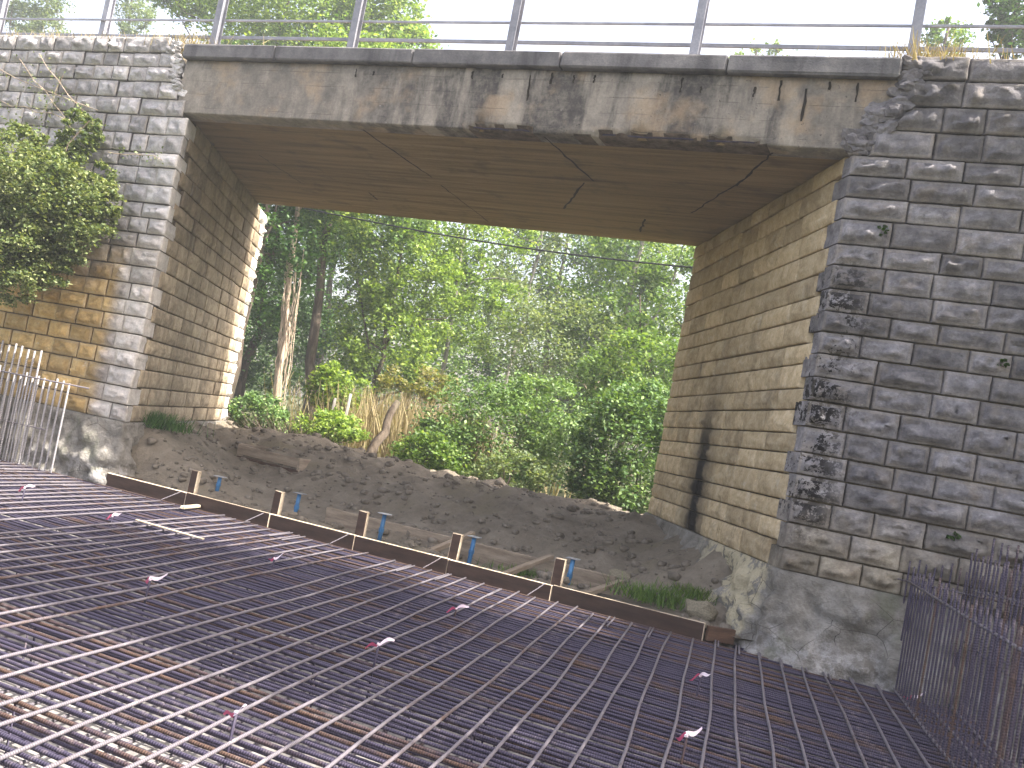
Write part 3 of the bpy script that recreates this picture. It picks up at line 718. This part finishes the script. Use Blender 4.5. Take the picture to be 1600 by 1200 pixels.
for off, top in ((.0, .98), (.42, 1.22)):                   # rows coming towards the camera
    y = 8.9
    while y > 4.2:
        xx = -.06 + off + (y - 9.05) * TD.x / TD.y; vbar(rc, xx, y, -.25, top + rnd.uniform(-.05, .03), rnd.choice(vm), rnd); y -= .115
for z in (.35, .82):
    hbar(rc, (-.14, 9.0, z + .04), (1.9, 9.0, z + .04)); hbar(rc, (.45, 8.53, z + .1), (2.2, 8.53, z + .1))
hbar(rc, (-.08, 9.12, .86), (-.04 + (4.2 - 9.05) * TD.x / TD.y, 4.2, .86), .010); hbar(rc, (.38, 9.0, .5), (.38 + (4.2 - 9.05) * TD.x / TD.y, 4.2, .5))
lc = empty('starter_bar_cage', (-10.3, 9.0, 0))
tag(lc, 'sunlit pale row of upright reinforcing bars in front of the left abutment', 'rebar cage', 'starter bar cages')
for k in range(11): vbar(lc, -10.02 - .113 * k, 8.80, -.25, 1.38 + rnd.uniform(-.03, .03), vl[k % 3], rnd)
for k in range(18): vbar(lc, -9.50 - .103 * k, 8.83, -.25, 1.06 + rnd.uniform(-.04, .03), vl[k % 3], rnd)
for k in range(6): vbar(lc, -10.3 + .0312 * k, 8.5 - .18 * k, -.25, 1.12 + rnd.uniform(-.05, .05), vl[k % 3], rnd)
hbar(lc, (-9.15, 8.79, 1.04), (-11.4, 8.79, 1.03), .011); hbar(lc, (-9.7, 8.80, .45), (-11.4, 8.80, .45), .009)

# ------------------------------------------------------------------ edge formwork with stakes
fw = empty('edge_formwork', (-4.9, 8.99, 0)); FI = Vector(fw.location)
tag(fw, 'dark brown timber edge formwork with upright stakes along the far side of the mat', 'formwork')
sx = [-7.52, -6.36, -5.28, -4.19, -3.08]
be = [-8.72, -7.52, -6.36, -5.28, -4.19, -3.08, -1.62]
M_FILM = simple('film_faced_ply', (.030, .017, .013), (.062, .036, .026), 3, .55, .3, .004, 30, stretch=(1, 6, 6), obj=True)
M_EDGE = simple('pale_wood_sunlit_edge', (.36, .28, .19), (.62, .53, .42), 5, .85, .4, .004, 40, obj=True)  # pale ply edges and laths, with sun on the formwork edges painted in
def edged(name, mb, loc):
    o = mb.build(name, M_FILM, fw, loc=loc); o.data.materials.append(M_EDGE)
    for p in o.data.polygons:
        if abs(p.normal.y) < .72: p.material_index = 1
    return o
for a, b2 in zip(be, be[1:]):
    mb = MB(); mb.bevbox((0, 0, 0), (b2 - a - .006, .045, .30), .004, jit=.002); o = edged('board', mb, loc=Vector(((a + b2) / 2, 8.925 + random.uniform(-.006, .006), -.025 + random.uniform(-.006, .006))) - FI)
for x in sx:
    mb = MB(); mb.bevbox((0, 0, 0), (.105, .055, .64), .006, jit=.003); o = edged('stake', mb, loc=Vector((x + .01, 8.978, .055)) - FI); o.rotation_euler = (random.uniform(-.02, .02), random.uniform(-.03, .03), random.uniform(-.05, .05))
    mb = MB(); mb.tube([(0, 0, 0), (-.03, -.10, -.05), (-.07, -.20, -.105)], .005, 5); o = mb.build('tie_wire', M_BART, fw, loc=Vector((x - .08, 8.895, .115)) - FI)
mb = MB(); mb.bevbox((0, 0, 0), (.26, .05, .13), .004); o = mb.build('end_board', M_WOODD, fw, loc=Vector((-1.49, 9.0, .045)) - FI); o.rotation_euler = (0, 0, .6)
mb = MB(); mb.bevbox((0, 0, 0), (.24, .05, .12), .004); o = mb.build('end_board', M_WOODD, fw, loc=Vector((-8.53, 9.12, .05)) - FI); o.rotation_euler = (0, 0, .25)

def hgt(x, y): return bank_h(x, y)
# blue steel props behind the formwork
props = [(343, 745, 'blue steel prop behind the formwork, farthest left, next to the first stake'), (467, 771, 'blue steel prop with flat head plate, second from the left'),
         (600, 803, 'blue steel prop at the left end of the long plank, the middle prop'), (740, 839, 'blue steel prop before the long plank, second from the right'), (894, 873, 'blue steel prop with flat head plate, farthest right')]
for k, (px, py, lab) in enumerate(props):
    p = at(px, py, 9.62); r_ = empty('steel_prop', (p.x, p.y, hgt(p.x, p.y) - .02)); tag(r_, lab, 'prop', 'blue props behind the formwork')
    hh = p.z - r_.location.z
    mb = MB(); mb.tube([(0, 0, -.15), (.006, 0, hh * .5), (.012, 0, hh)], .024, 10); mb.build('tube', M_BLUE, r_, smooth=True)
    mb = MB(); mb.bevbox((.012, 0, hh + .004), (.13, .10, .008), .002); o = mb.build('head_plate', M_GALV, r_)
    mb = MB(); mb.tube([(.006, 0, hh * .42), (.007, 0, hh * .55)], .030, 10); mb.build('collar', M_BLUE, r_)

def plank(name, a, b2, wd, th, mat, label, roll=0.0, group=None, cat='plank'):
    a = Vector(a); b2 = Vector(b2); d = b2 - a; c = (a + b2) / 2; ex = d.normalized(); ez = Vector((0, 0, 1)); ey = ez.cross(ex).normalized(); ez = ex.cross(ey)
    rot = Matrix((ex, ey, ez)).transposed() @ Matrix.Rotation(roll, 3, 'X')
    mb = MB(); mb.bevbox((0, 0, 0), (d.length, wd, th), .004, jit=.003); o = mb.build(name, mat, None, loc=c); o.rotation_euler = rot.to_euler(); tag(o, label, cat, group); return o
plank('long_plank', (-6.38, 10.02, .10), (-2.80, 10.02, .10), .03, .20, M_WOODP, 'long pale plank standing on edge behind the formwork', .12)
for k, (a, b2, lab) in enumerate((((-4.62, 9.08, .04), (-4.45, 9.95, .30), 'short timber brace leaning against the stake left of centre'), ((-3.72, 9.08, .04), (-3.52, 9.98, .25), 'short timber brace behind the formwork between the two right stakes'), ((-2.95, 9.08, .0), (-2.72, 9.95, .17), 'short timber brace behind the formwork right of the last stake'))):
    plank('timber_brace', a, b2, .06, .05, M_WOODP, lab, 0, 'braces behind the formwork', 'brace')
# half-buried box of old boards in the bank
bx = empty('buried_board_box', (at(430, 720, 11.9))); tag(bx, 'weathered box of dark boards half buried in the left of the earth bank', 'board box')
for k, (x, y, z, L, wd, h2, rz) in enumerate(((0, -.18, .06, 1.05, .04, .13, .05), (.02, -.2, -.1, 1.05, .04, .12, .05), (0, .22, .08, 1.0, .04, .16, .08), (-.5, 0, .05, .42, .04, .2, 1.5), (.52, .02, .02, .4, .04, .2, 1.6), (.05, .02, -.06, 1.0, .38, .03, .05))):
    mb = MB(); mb.bevbox((0, 0, 0), (L, wd, h2), .004, jit=.004); o = mb.build('board', M_WOODD if k in (1, 5) else M_WOODP, bx, loc=(x, y, z)); o.rotation_euler = (random.uniform(-.1, .1), .02, rz)

# clods and stones on the bank
rocks = [rock_mesh(s) for s in range(5)]
rv = [np.array([v.co[:] for v in r_.vertices]) for r_ in rocks]; rf = [[tuple(p.vertices) for p in r_.polygons] for r_ in rocks]
mb = MB(); rnd = random.Random(9); CV = []; CF = []
for k in range(1700):
    y = 9.15 + rnd.random() ** 1.2 * 5.2; s = rnd.uniform(.02, .98); x = wallx(XL, y) + s * (XR - XL); r_ = .012 + .05 * rnd.random() ** 3
    q = rnd.randrange(5); o2 = len(CV); a = rnd.uniform(0, 6); ca, sa = math.cos(a), math.sin(a)
    V = rv[q] * np.array([r_ * rnd.uniform(.8, 1.5), r_, r_ * .7]); V = np.stack([V[:, 0] * ca - V[:, 1] * sa, V[:, 0] * sa + V[:, 1] * ca, V[:, 2]], 1) + np.array([x, y, hgt(x, y) + r_ * .2])
    CV += V.tolist(); CF += [tuple(i2 + o2 for i2 in f) for f in rf[q]]
o = link('soil_clods', mesh('soil_clods', CV, CF, True), M_CLOD); tag(o, 'loose clods and crumbs of earth scattered over the bank', 'clods', kind='stuff')
for k, (px, py, r_, lab) in enumerate(((978, 868, .10, 'yellowish stone on the bank at the right end of the long plank'), (955, 842, .07, 'small flat stone above the right end of the plank'), (1095, 950, .12, 'cream rounded stone beside the end of the formwork'), (925, 848, .06, 'small ochre stone right of the bank middle'))):
    Yy = 10.3 if k != 2 else 9.45; p = at(px, py, Yy); o = link('loose_stone', rocks[k % 5].copy(), M_STONE); o.scale = (r_ * 1.25, r_, r_ * .75); o.location = (p.x, p.y, hgt(p.x, p.y) + r_ * .35); o.rotation_euler = (.2 * k, .1, k * 1.3); tag(o, lab, 'stone', 'loose stones on the bank')
# cream lump of render at the right footing, concrete rubble at the left edge
def lump(name, c, r_, mat, label, cat, seed, amp=.4, group=None):
    bm = bmesh.new(); bmesh.ops.create_icosphere(bm, subdivisions=4, radius=1); s = Vector((seed, seed * 2.3, 1))
    for v in bm.verts: v.co *= 1 + amp * mnoise.fractal(v.co * 1.4 + s, 1, 2, 5)
    me = bpy.data.meshes.new(name); bm.to_mesh(me); bm.free(); me.polygons.foreach_set('use_smooth', [True] * len(me.polygons))
    o = link(name, me, mat); o.location = c; o.scale = r_; tag(o, label, cat, group); return o
lump('concrete_rubble', (-10.55, 8.3, .22), (.32, .3, .30), M_CREAM, 'pale broken lump of rubble behind the left starter bars', 'rubble', 9, .6)

# ------------------------------------------------------------------ marking stakes with red and white tape
tapes = [(38, 762, .12, 'behind the front row at the far left edge of the mat'), (175, 806, .06, 'lying low on the mat near the left'), (233, 905, .10, 'upright left of centre below the low ones'), (428, 872, .06, 'low on the mat before the second formwork stake'),
         (367, 1112, .12, 'largest, closest to the bottom left'), (590, 1006, .10, 'pink, in the middle of the mat'), (712, 951, .03, 'flat on the mat near the third stake'), (1093, 1056, .11, 'right of centre near the formwork end'), (1071, 1149, .12, 'on a rusty bar at the bottom right of centre'), (1425, 1088, .06, 'at the foot of the right bar cage')]
for k, (px, py, h2, lab) in enumerate(tapes):
    p = atz(px, py, h2); rnd2 = random.Random(k); r_ = empty('tape_marker', (p.x, p.y, 0)); tag(r_, 'red white tape marker ' + lab, 'marker', 'tape markers on the mat')
    mb = MB(); mb.tube([(0, 0, -.22), (.004, 0, 0), (.008, .004, h2 + .01)], .007, 6); mb.build('stake', M_BAR, r_, smooth=True)
    sc = .6 + .3 * rnd2.random()
    for j, (mt, sgn) in enumerate(((M_WHITE, 1), (M_RED, -1))):
        a = rnd2.uniform(-.6, .6); dx, dy = math.cos(a) * sgn, math.sin(a) * sgn; V = []
        L = (.12 if j == 0 else .085) * sc; n2 = 6
        for q in range(n2 + 1):
            u = q / n2; c = Vector((dx * L * u, dy * L * u, h2 + (.045 if j == 0 else -.035) * u + .012 * math.sin(u * 5 + k)))
            wv = Vector((-dy * .006, dx * .006, .007 + .004 * math.sin(u * 4))); V += [c - wv, c + wv]
        me_ = mesh('ribbon', V, [(2 * q, 2 * q + 1, 2 * q + 3, 2 * q + 2) for q in range(n2)], True); link('ribbon', me_, mt, r_)
    mb = MB(); mb.bevbox((.006, 0, h2), (.018, .016, .018), .005, jit=.003); mb.build('knot', M_WHITE, r_)
# overhead cable behind the bridge
a, b2 = at(690, 352, 17.5), at(1120, 405, 17.5); mb = MB(); mb.tube([a.lerp(b2, t) + Vector((0, 0, -.25 * math.sin(math.pi * (t + .6) / 2.2))) for t in [-.6 + k * .11 for k in range(21)]], .016, 6)
tag(mb.build('overhead_cable', M_WIRE, None, smooth=True), 'thin dark cable crossing behind the bridge just below the soffit', 'cable')

# ------------------------------------------------------------------ vegetation in and around the passage
def bush(c, r, n, size, mat, label, seed, group=None, name='bush', extra=(), per=70, clump=.13, cat='bush', z0=None):
    rng = np.random.default_rng(seed); rnd = random.Random(seed); base = Vector((c[0], c[1], z0 if z0 is not None else .4))
    root = empty(name, base); tag(root, label, cat, group)
    ells = [(Vector(c) - base, r, n)] + [(Vector(e[0]) - base, e[1], e[2]) for e in extra]
    ells = [(np.array(a[:]), b_, n_) for a, b_, n_ in ells]
    link('foliage', leaf_mesh('foliage', cloud_pts(ells, rng, clump, .62, per), size, rng, .7), mat, root)
    mb = MB()
    for k in range(7):
        e = ells[k % len(ells)]; q = Vector(e[0]) + Vector([rnd.uniform(-.6, .6) * e[1][j] for j in range(3)]); limb(mb, (rnd.uniform(-.3, .3) * r[0], rnd.uniform(-.2, .2) * r[1], -.1 if r[0] > .2 else 0), q, .02 * min(1, r[0] * 1.2), .006 * min(1, r[0] * 1.5), .06, rnd, 5, 5)
    mb.build('stem', M_BARKD, root); return root
def blob(px, py, Y, rx, ry, rz): c = at(px, py, Y); return c, (rx, ry, rz)
GB = 'bushes beyond the underpass'
c, r_ = blob(770, 690, 17.2, 1.45, 1.2, 1.25); bush(c, r_, 17000, .075, L_MOUND, 'large rounded bramble mound in the middle of the underpass view', 1, GB, extra=[(at(850, 650, 17.6), (.9, .9, .8), 5000), (at(690, 700, 17), (.6, .6, .6), 3500)])
c, r_ = blob(985, 710, 16.4, .95, 1.0, 1.25); bush(c, r_, 12000, .085, L_BRAM, 'bramble bush against the right passage wall', 2, GB, extra=[(at(1010, 640, 17.0), (.8, .8, .5), 4000), (at(930, 740, 16), (.5, .5, .6), 3000)])
c, r_ = blob(668, 715, 15.6, .62, .5, .42); bush(c, r_, 4500, .075, L_MID, 'small bright bush at the foot of the large bramble mound', 3, GB)
c, r_ = blob(515, 672, 15.8, .75, .5, .32); bush(c, r_, 4500, .075, L_LIGHT, 'low bright green plants behind the earth ridge left of centre', 4, GB)
c, r_ = blob(405, 648, 16.2, .65, .5, .42); bush(c, r_, 5000, .07, L_BRAM, 'small dense bush at the end of the left passage wall', 5, GB)
c, r_ = blob(800, 745, 15.4, .8, .4, .45); bush(c, r_, 4000, .06, L_GREY, 'greyish dry weeds below the large bramble mound', 6, GB)
c, r_ = blob(530, 610, 18.0, .65, .6, .6); bush(c, r_, 4500, .09, L_LIGHT, 'light leafy shrub behind the fence posts', 7, GB)
c, r_ = blob(880, 545, 24, 2.0, 1.4, 1.4); bush(c, r_, 7000, .10, L_GREY, 'grey green willow shrub above the bramble mound', 8, GB, per=20)
c, r_ = blob(1010, 590, 21, 1.3, 1.2, 1.0); bush(c, r_, 7000, .10, L_MID, 'mid green shrub behind the right bramble bush', 10, GB)
# dry weeds
def stalks(name, c, rx, ry, h, n, mat, label, seed, wd=.012, cat='weeds', group=None, kind=None, lean=.25):
    rng = np.random.default_rng(seed); V = np.empty((n, 4, 3)); b0 = np.stack([rng.normal(size=n) * rx * .5, rng.normal(size=n) * ry * .5, np.zeros(n)], 1)
    hh = h * rng.uniform(.45, 1.1, n); tp = b0 + np.stack([rng.normal(size=n) * lean * hh, rng.normal(size=n) * lean * hh, hh], 1)
    a = rng.uniform(0, 6.3, n); s = np.stack([np.cos(a), np.sin(a), np.zeros(n)], 1) * wd
    V[:, 0] = b0 - s; V[:, 1] = b0 + s; V[:, 2] = tp + s * .25; V[:, 3] = tp - s * .25
    me = bpy.data.meshes.new(name); me.vertices.add(4 * n); me.vertices.foreach_set('co', V.reshape(-1)); me.loops.add(4 * n); me.loops.foreach_set('vertex_index', np.arange(4 * n, dtype=np.int32))
    me.polygons.add(n); me.polygons.foreach_set('loop_start', np.arange(0, 4 * n, 4, dtype=np.int32)); me.update(calc_edges=True)
    o = link(name, me, mat, None, c); tag(o, label, cat, group, kind); return o
c = at(640, 640, 18.2); stalks('dry_weeds', (c.x, c.y, .3), 2.3, 1.2, 1.45, 2600, L_DRY, 'patch of tall dry straw coloured weeds left of the bramble mound', 5, .014, kind='stuff')
c = at(655, 600, 18.6); bush(c, (.95, .6, .4), 2500, .085, L_YEL, 'yellow leafed plants topping the dry weeds', 12, GB)
for (px, py, Y, rx, ry, h, n, lab, mt, sd2) in ((1040, 915, 9.75, .45, .25, .16, 700, 'green grass tuft between the plank end and the right footing', L_MID, 1), (1095, 905, 9.9, .3, .2, .12, 400, 'smaller grass tuft by the right footing', L_MID, 8), (238, 672, 10.0, .45, .35, .2, 900, 'dark green weeds at the foot of the left passage wall', L_DARK, 2), (830, 880, 9.7, .4, .2, .1, 300, 'thin grass behind the formwork below the plank', L_MID, 3)):
    c = at(px, py, Y); stalks('grass_tuft', (c.x, c.y, hgt(c.x, c.y) - .02), rx, ry, h, n, mt, lab, sd2, .006, 'grass', kind='stuff', lean=.5)
# dry grass along the wall tops
for (x0, x1, n, lab, sd2) in ((-9.6, -8.9, 420, 'dry grass hanging at the left end of the deck', 1), (-.85, -.35, 520, 'straw coloured grass clump at the right end of the deck', 2), (-13, -9.7, 700, 'thin dry grass along the top of the left wall', 3), (.0, 2.6, 400, 'thin dry grass along the top of the right wall', 4)):
    stalks('wall_top_grass', ((x0 + x1) / 2, YF + .2, ZT - .10 if sd2 < 3 else ZT - .03), (x1 - x0) * .8, .22, .26 if sd2 < 3 else .16, n, L_DRY, lab, 20 + sd2, .005, 'grass', kind='stuff', lean=.45)
# little weeds growing from joints
for k, (px, py, lab) in enumerate(((1378, 360, 'small weed growing from a joint high on the right wall'), (1567, 568, 'small dark weed in the middle of the right wall'), (1490, 838, 'small weed low on the right wall above the bar cage'))):
    c = at(px, py, YF - .05); bush(c, (.05, .04, .05), 130, .03, L_DARK, lab, 60 + k, 'weeds in the wall joints', 'wall_weed', per=12, cat='weed', z0=c.z - .03)
# big leafy bush on the left wall
c = at(35, 330, 8.3)
bush(c, (.75, .45, .75), 12000, .048, L_HEDGE, 'big leafy bush overhanging the left abutment wall', 40, None, 'wall_bush',
     extra=[(at(100, 330, 8.4), (.5, .38, .55), 6500), (at(125, 210, 8.75), (.30, .2, .30), 3000), (at(90, 250, 8.6), (.35, .3, .3), 2500), (at(20, 420, 8.2), (.45, .4, .4), 4500), (at(150, 310, 8.75), (.26, .2, .42), 3000), (at(75, 410, 8.5), (.4, .3, .3), 3000), (at(-70, 320, 7.8), (.9, .7, 1.0), 7000), (at(20, 235, 8.4), (.5, .3, .35), 4000), (at(60, 300, 8.2), (.6, .4, .5), 6000), (at(165, 330, 8.75), (.2, .15, .35), 1800), (at(10, 390, 8.1), (.6, .4, .5), 5000), (at(110, 400, 8.55), (.22, .2, .28), 1800)], z0=2.2, per=70, clump=.12)
rng = np.random.default_rng(5); mb = MB(); P = []
for (a, b2) in (((0, 110), (150, 175)), ((30, 90), (110, 200)), ((100, 120), (60, 190)), ((0, 160), (120, 190)), ((60, 85), (160, 215)), ((170, 235), (255, 248))):
    pa, pb = at(*a, YF - .08), at(*b2, YF - .1); pts = [pa.lerp(pb, t / 6) + Vector((0, random.uniform(-.02, .02), random.uniform(-.03, .03))) for t in range(7)]; mb.tube(pts, .005, 4)
    for t in range(60): q = pa.lerp(pb, rng.uniform()); P.append(np.array(q[:]) + rng.normal(size=3) * .055)
rt = empty('bramble_strands', at(80, 200, YF - .1)); tag(rt, 'thin dry bramble strands trailing over the upper left wall', 'bramble'); o = mb.build('stem', M_BARKP, rt); o.location = -Vector(rt.location)
o = link('leaves', leaf_mesh('leaves', P, .04, rng), L_HEDGE, rt); o.location = -Vector(rt.location)
# leaning log and fence posts
a, b2 = at(578, 708, 15.3), at(622, 628, 15.9); mb = MB(); limb(mb, a - Vector((0, 0, .2)), b2, .10, .06, .03, random.Random(4), 6, 9)
tag(mb.build('leaning_log', M_BARKD, None, smooth=True), 'grey broken log leaning at the edge of the earth ridge', 'log')
for k, (px, py, lab) in enumerate(((548, 615, 'thin weathered fence post left of the dry weeds'), (524, 622, 'shorter fence post in the leafy shrub'))):
    p = at(px, py, 16.6); mb = MB(); mb.tube([(p.x - .03, p.y, .3), (p.x, p.y, p.z)], [.04, .03], 7); tag(mb.build('fence_post', M_BARKG, None, smooth=True), lab, 'fence post', 'old fence posts')
# trees beyond the underpass
GT = 'trees beyond the underpass'
def gtree(px, py, Y, h, r, ells, lm, bm, size, label, seed, **k):
    p = at(px, py, Y); tree((p.x, p.y, .3), h, r, ells, lm, bm, size, label, GT, seed, **k)
def E(x, y, z, rx, ry, rz, n): return (np.array([x, y, z]), (rx, ry, rz), n)
gtree(443, 612, 19.5, 8.5, .115, [E(.5, .2, 6.9, 1.6, 1.5, 1.6, 5000), E(-.2, .5, 8.6, 1.7, 1.7, 1.6, 6000)], L_LIGHT, M_BARKP, .11, 'bare pale trunk wrapped in dry vines near the left passage wall', 1, lean=(-1.0, 0), crown0=.65)
p = at(443, 612, 19.5); vr = empty('dry_vines', (p.x, p.y, .3)); tag(vr, 'tangle of dry vines hanging down the pale bare trunk', 'vines'); rq = random.Random(8); mb = MB()
for k in range(34):
    z1 = rq.uniform(2.6, 4.6); z0 = rq.uniform(.6, 2.4); dx = rq.uniform(-.08, .42); pts = []
    for j in range(8):
        z = z1 + (z0 - z1) * j / 7; pts.append((-1.0 * z / 8.5 + dx * (1 - .25 * j / 7) + rq.uniform(-.05, .05), -.14 + rq.uniform(-.06, .06), z))
    mb.tube(pts, .009, 4)
mb.build('vine', M_BARKP, vr)
gtree(492, 600, 22, 10.5, .17, [E(.3, .2, 6.0, 2.2, 1.8, 1.3, 7000), E(0, .5, 9.0, 2.6, 2.4, 2.2, 10000)], L_MID, M_BARKD, .12, 'thick dark trunk standing right of the vine wrapped one', 2, lean=(-1.2, 0), crown0=.5)
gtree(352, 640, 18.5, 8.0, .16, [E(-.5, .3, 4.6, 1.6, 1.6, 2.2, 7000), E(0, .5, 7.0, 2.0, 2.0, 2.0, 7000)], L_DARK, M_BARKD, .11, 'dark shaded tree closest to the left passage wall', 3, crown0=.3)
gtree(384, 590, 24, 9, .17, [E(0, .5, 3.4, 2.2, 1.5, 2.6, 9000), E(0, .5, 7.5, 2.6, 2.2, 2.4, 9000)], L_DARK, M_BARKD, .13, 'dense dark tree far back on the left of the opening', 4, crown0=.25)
gtree(590, 590, 23, 6.5, .09, [E(.1, 0, 2.9, 1.7, 1.2, 1.4, 6500), E(.2, 0, 4.8, 1.7, 1.3, 1.3, 5500)], L_LIGHT, M_BARKD, .11, 'young feathery bright green tree left of centre', 5, crown0=.2)
gtree(698, 575, 25, 9.5, .085, [E(.6, 0, 4.2, 1.3, 1.2, 1.5, 3500), E(.3, 0, 6.6, 1.5, 1.4, 1.5, 3500), E(-.6, .2, 5.4, 1.0, 1.0, 1.2, 2000)], L_LIGHT, M_BARKG, .11, 'slender pale trunk tree at the centre of the opening', 6, lean=(-.4, 0), crown0=.3)
gtree(795, 560, 29, 10, .09, [E(0, 0, 5.5, 1.5, 1.5, 1.8, 3000), E(.4, 0, 8, 1.4, 1.4, 1.4, 2200)], L_GREY, M_BARKG, .13, 'thin grey trunk tree far behind the bramble mound', 7, lean=(.5, 0), crown0=.4)
gtree(970, 560, 26, 10, .14, [E(-.2, 0, 4.9, 2.3, 1.6, 1.7, 7000), E(.6, 0, 7.0, 1.9, 1.6, 1.2, 3500)], L_MID, M_BARKG, .12, 'forked grey trunk tree on the right side of the opening', 8, lean=(0, 0), crown0=.35)
gtree(928, 640, 22, 3.2, .05, [E(0, 0, 2.6, .8, .7, .7, 2500)], L_MID, M_BARKP, .09, 'small sapling above the right bramble bush', 9, crown0=.4, limbs=4)
gtree(1075, 560, 24, 6, .13, [E(0, 0, 3.6, 1.7, 1.4, 2.2, 6500)], L_MID, M_BARKD, .12, 'leafy tree half hidden by the right passage wall', 10, crown0=.25)
gtree(650, 540, 33, 10, .16, [E(0, 0, 5, 3.2, 1.8, 3.2, 9000), E(.5, 0, 8.3, 2.4, 1.8, 1.6, 3500)], L_MID, M_BARKD, .15, 'broad tree far back behind the feathery one', 11, crown0=.2)
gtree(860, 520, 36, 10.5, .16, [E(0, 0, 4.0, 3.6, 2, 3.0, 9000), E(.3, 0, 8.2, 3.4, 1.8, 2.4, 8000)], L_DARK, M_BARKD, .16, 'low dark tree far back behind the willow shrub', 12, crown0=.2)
gtree(1000, 530, 38, 10.5, .16, [E(0, 0, 4.6, 3.4, 1.6, 3.2, 8500), E(-.2, 0, 8.4, 3.2, 1.6, 2.0, 6000)], L_LIGHT, M_BARKD, .15, 'pale green tree far back behind the forked one', 13, crown0=.2)
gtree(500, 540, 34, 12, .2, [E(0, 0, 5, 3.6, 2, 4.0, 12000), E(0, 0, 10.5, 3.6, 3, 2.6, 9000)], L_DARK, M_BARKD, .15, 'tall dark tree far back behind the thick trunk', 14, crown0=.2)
# trees seen above the deck
GA = 'treetops above the bridge'
def atree(Y, crowns, lm, size, label, seed, per=40):
    c0 = at(crowns[0][0], crowns[0][1], Y); base = Vector((c0.x, Y, .2)); ells = []
    for (px, py, rx, rz, n) in crowns: c = at(px, py, Y) - base; ells.append((np.array([c.x, random.uniform(-.4, .4), c.z]), (rx, rx * .9, rz), n))
    tree(base, c0.z - .2 + .3, .2, ells, lm, M_BARKD, size, label, GA, seed, crown0=.55, per=per)
atree(27, [(450, 10, 3.0, 1.6, 12000), (300, -15, 1.5, 1.2, 4500), (590, 25, 1.5, 1.3, 5000), (640, 70, .9, .7, 1800), (420, 100, 3.0, 1.5, 6000)], L_LIGHT, .15, 'big leafy treetop rising behind the left half of the deck', 31)
atree(33, [(75, 0, 1.3, 1.5, 3200), (25, 20, .9, 1.1, 1500), (70, 60, 1.5, 1.2, 2500)], L_GREY, .14, 'pale treetop at the far left above the stone wall', 32)
atree(36, [(205, 0, 1.1, 1.3, 2200), (225, 40, .9, .9, 1200)], L_GREY, .14, 'second pale treetop right of the first rail post', 33)
atree(40, [(1180, 90, 1.1, .6, 700), (1225, 85, .5, .5, 250)], L_LIGHT, .15, 'small treetop just showing over the right of the deck', 34)
atree(30, [(1480, 55, .75, .55, 1000), (1455, 70, .5, .4, 400)], L_MID, .12, 'small rounded treetop behind the right rail post', 35)
atree(24, [(1590, 15, .75, .6, 1400), (1570, 55, .5, .35, 600), (1650, 40, 1.2, 1.2, 2500)], L_DARK, .12, 'dark treetop at the upper right corner above the right wall', 36)
# trees right of the site that shade the mat
GS = 'trees standing to the right of the site'
tree((5.6, 6.4, -.4), 8.2, .16, [E(-.9, .0, 7.4, 1.9, 1.5, 1.2, 10000), E(1.2, -.3, 7.0, 2.0, 1.6, 1.4, 6500)], L_MID, M_BARKD, .15, 'shade tree standing right of the bar cage outside the view', GS, 51)
tree((4.6, 4.6, -.4), 10.5, .18, [E(-1.4, 1.6, 9.2, 2.1, 1.7, 1.3, 10000), E(.4, .2, 8.4, 1.5, 1.3, 1.2, 2600)], L_MID, M_BARKD, .15, 'taller shade tree nearer the camera, right of the mat', GS, 52)
tree((8.5, 8.0, -.4), 11, .2, [E(-1.2, -.4, 9.0, 2.3, 1.6, 1.8, 7500), E(.5, .2, 7.2, 2.2, 1.5, 1.5, 6000)], L_DARK, M_BARKD, .15, 'shade tree beside the right wall beyond the frame', GS, 53)
c = Vector((3.1, 8.95, 4.2)); bush(c, (.8, .16, 2.3), 9000, .08, L_DARK, 'unseen ivy added beyond the frame to shade the right wall', 57, None, 'shade_ivy', extra=[(Vector((3.6, 9.3, 6.0)), (1.2, .3, 1.0), 5000)], z0=1.0, cat='ivy')  # ivy added out of view to keep sun off the right wall
# far wood closing the view
rng = np.random.default_rng(77); ells = []
for k in range(26):
    x = -62 + k * 3.4; ells.append((np.array([x, 50 + rng.uniform(-3, 3), 3.6 + rng.uniform(-.6, .6)]), (3.4, 2, 4.2 + rng.uniform(-.6, .8)), 2600))
o = link('far_wood', leaf_mesh('far_wood', cloud_pts(ells, rng, .22, .4, 30), .26, rng), L_MID); tag(o, 'mass of distant woodland closing the view beyond the trees', 'woodland', kind='stuff')
a, b2 = atz(213, 812, .02), atz(318, 842, .02); plank('timber_lath', a, b2, .03, .014, M_EDGE, 'thin pale timber lath lying on the left of the mat', 0, None, 'lath')
a, b2 = atz(285, 793, .02), atz(310, 790, .02); plank('timber_offcut', a, b2, .05, .03, M_EDGE, 'short white timber offcut lying on the bar ends by the first stake', 0, None, 'offcut')
c = at(455, 672, 15.4); stalks('dry_brush', (c.x, c.y, .4), .8, .4, .55, 260, M_BARKD, 'heap of dead brown twigs behind the earth ridge on the left', 77, .012, 'brushwood', kind='stuff', lean=.9)
# ------------------------------------------------------------------ summer haze
hz = MB(); hz.box((0, 30, 11.3), (150, 110, 25.5)); ho = hz.build('haze', None); ho['kind'] = 'stuff'
ho['label'] = 'thin pale summer haze filling the air between the trees'; ho['category'] = 'haze'
hm = bpy.data.materials.new('haze'); hm.use_nodes = True; ht = hm.node_tree; ht.nodes.remove(ht.nodes['Principled BSDF'])
hv = ht.nodes.new('ShaderNodeVolumePrincipled'); hv.inputs['Color'].default_value = (.93, .96, 1, 1); hv.inputs['Density'].default_value = .0026; hv.inputs['Anisotropy'].default_value = .3
ht.links.new(hv.outputs[0], ht.nodes['Material Output'].inputs['Volume']); ho.data.materials.append(hm)
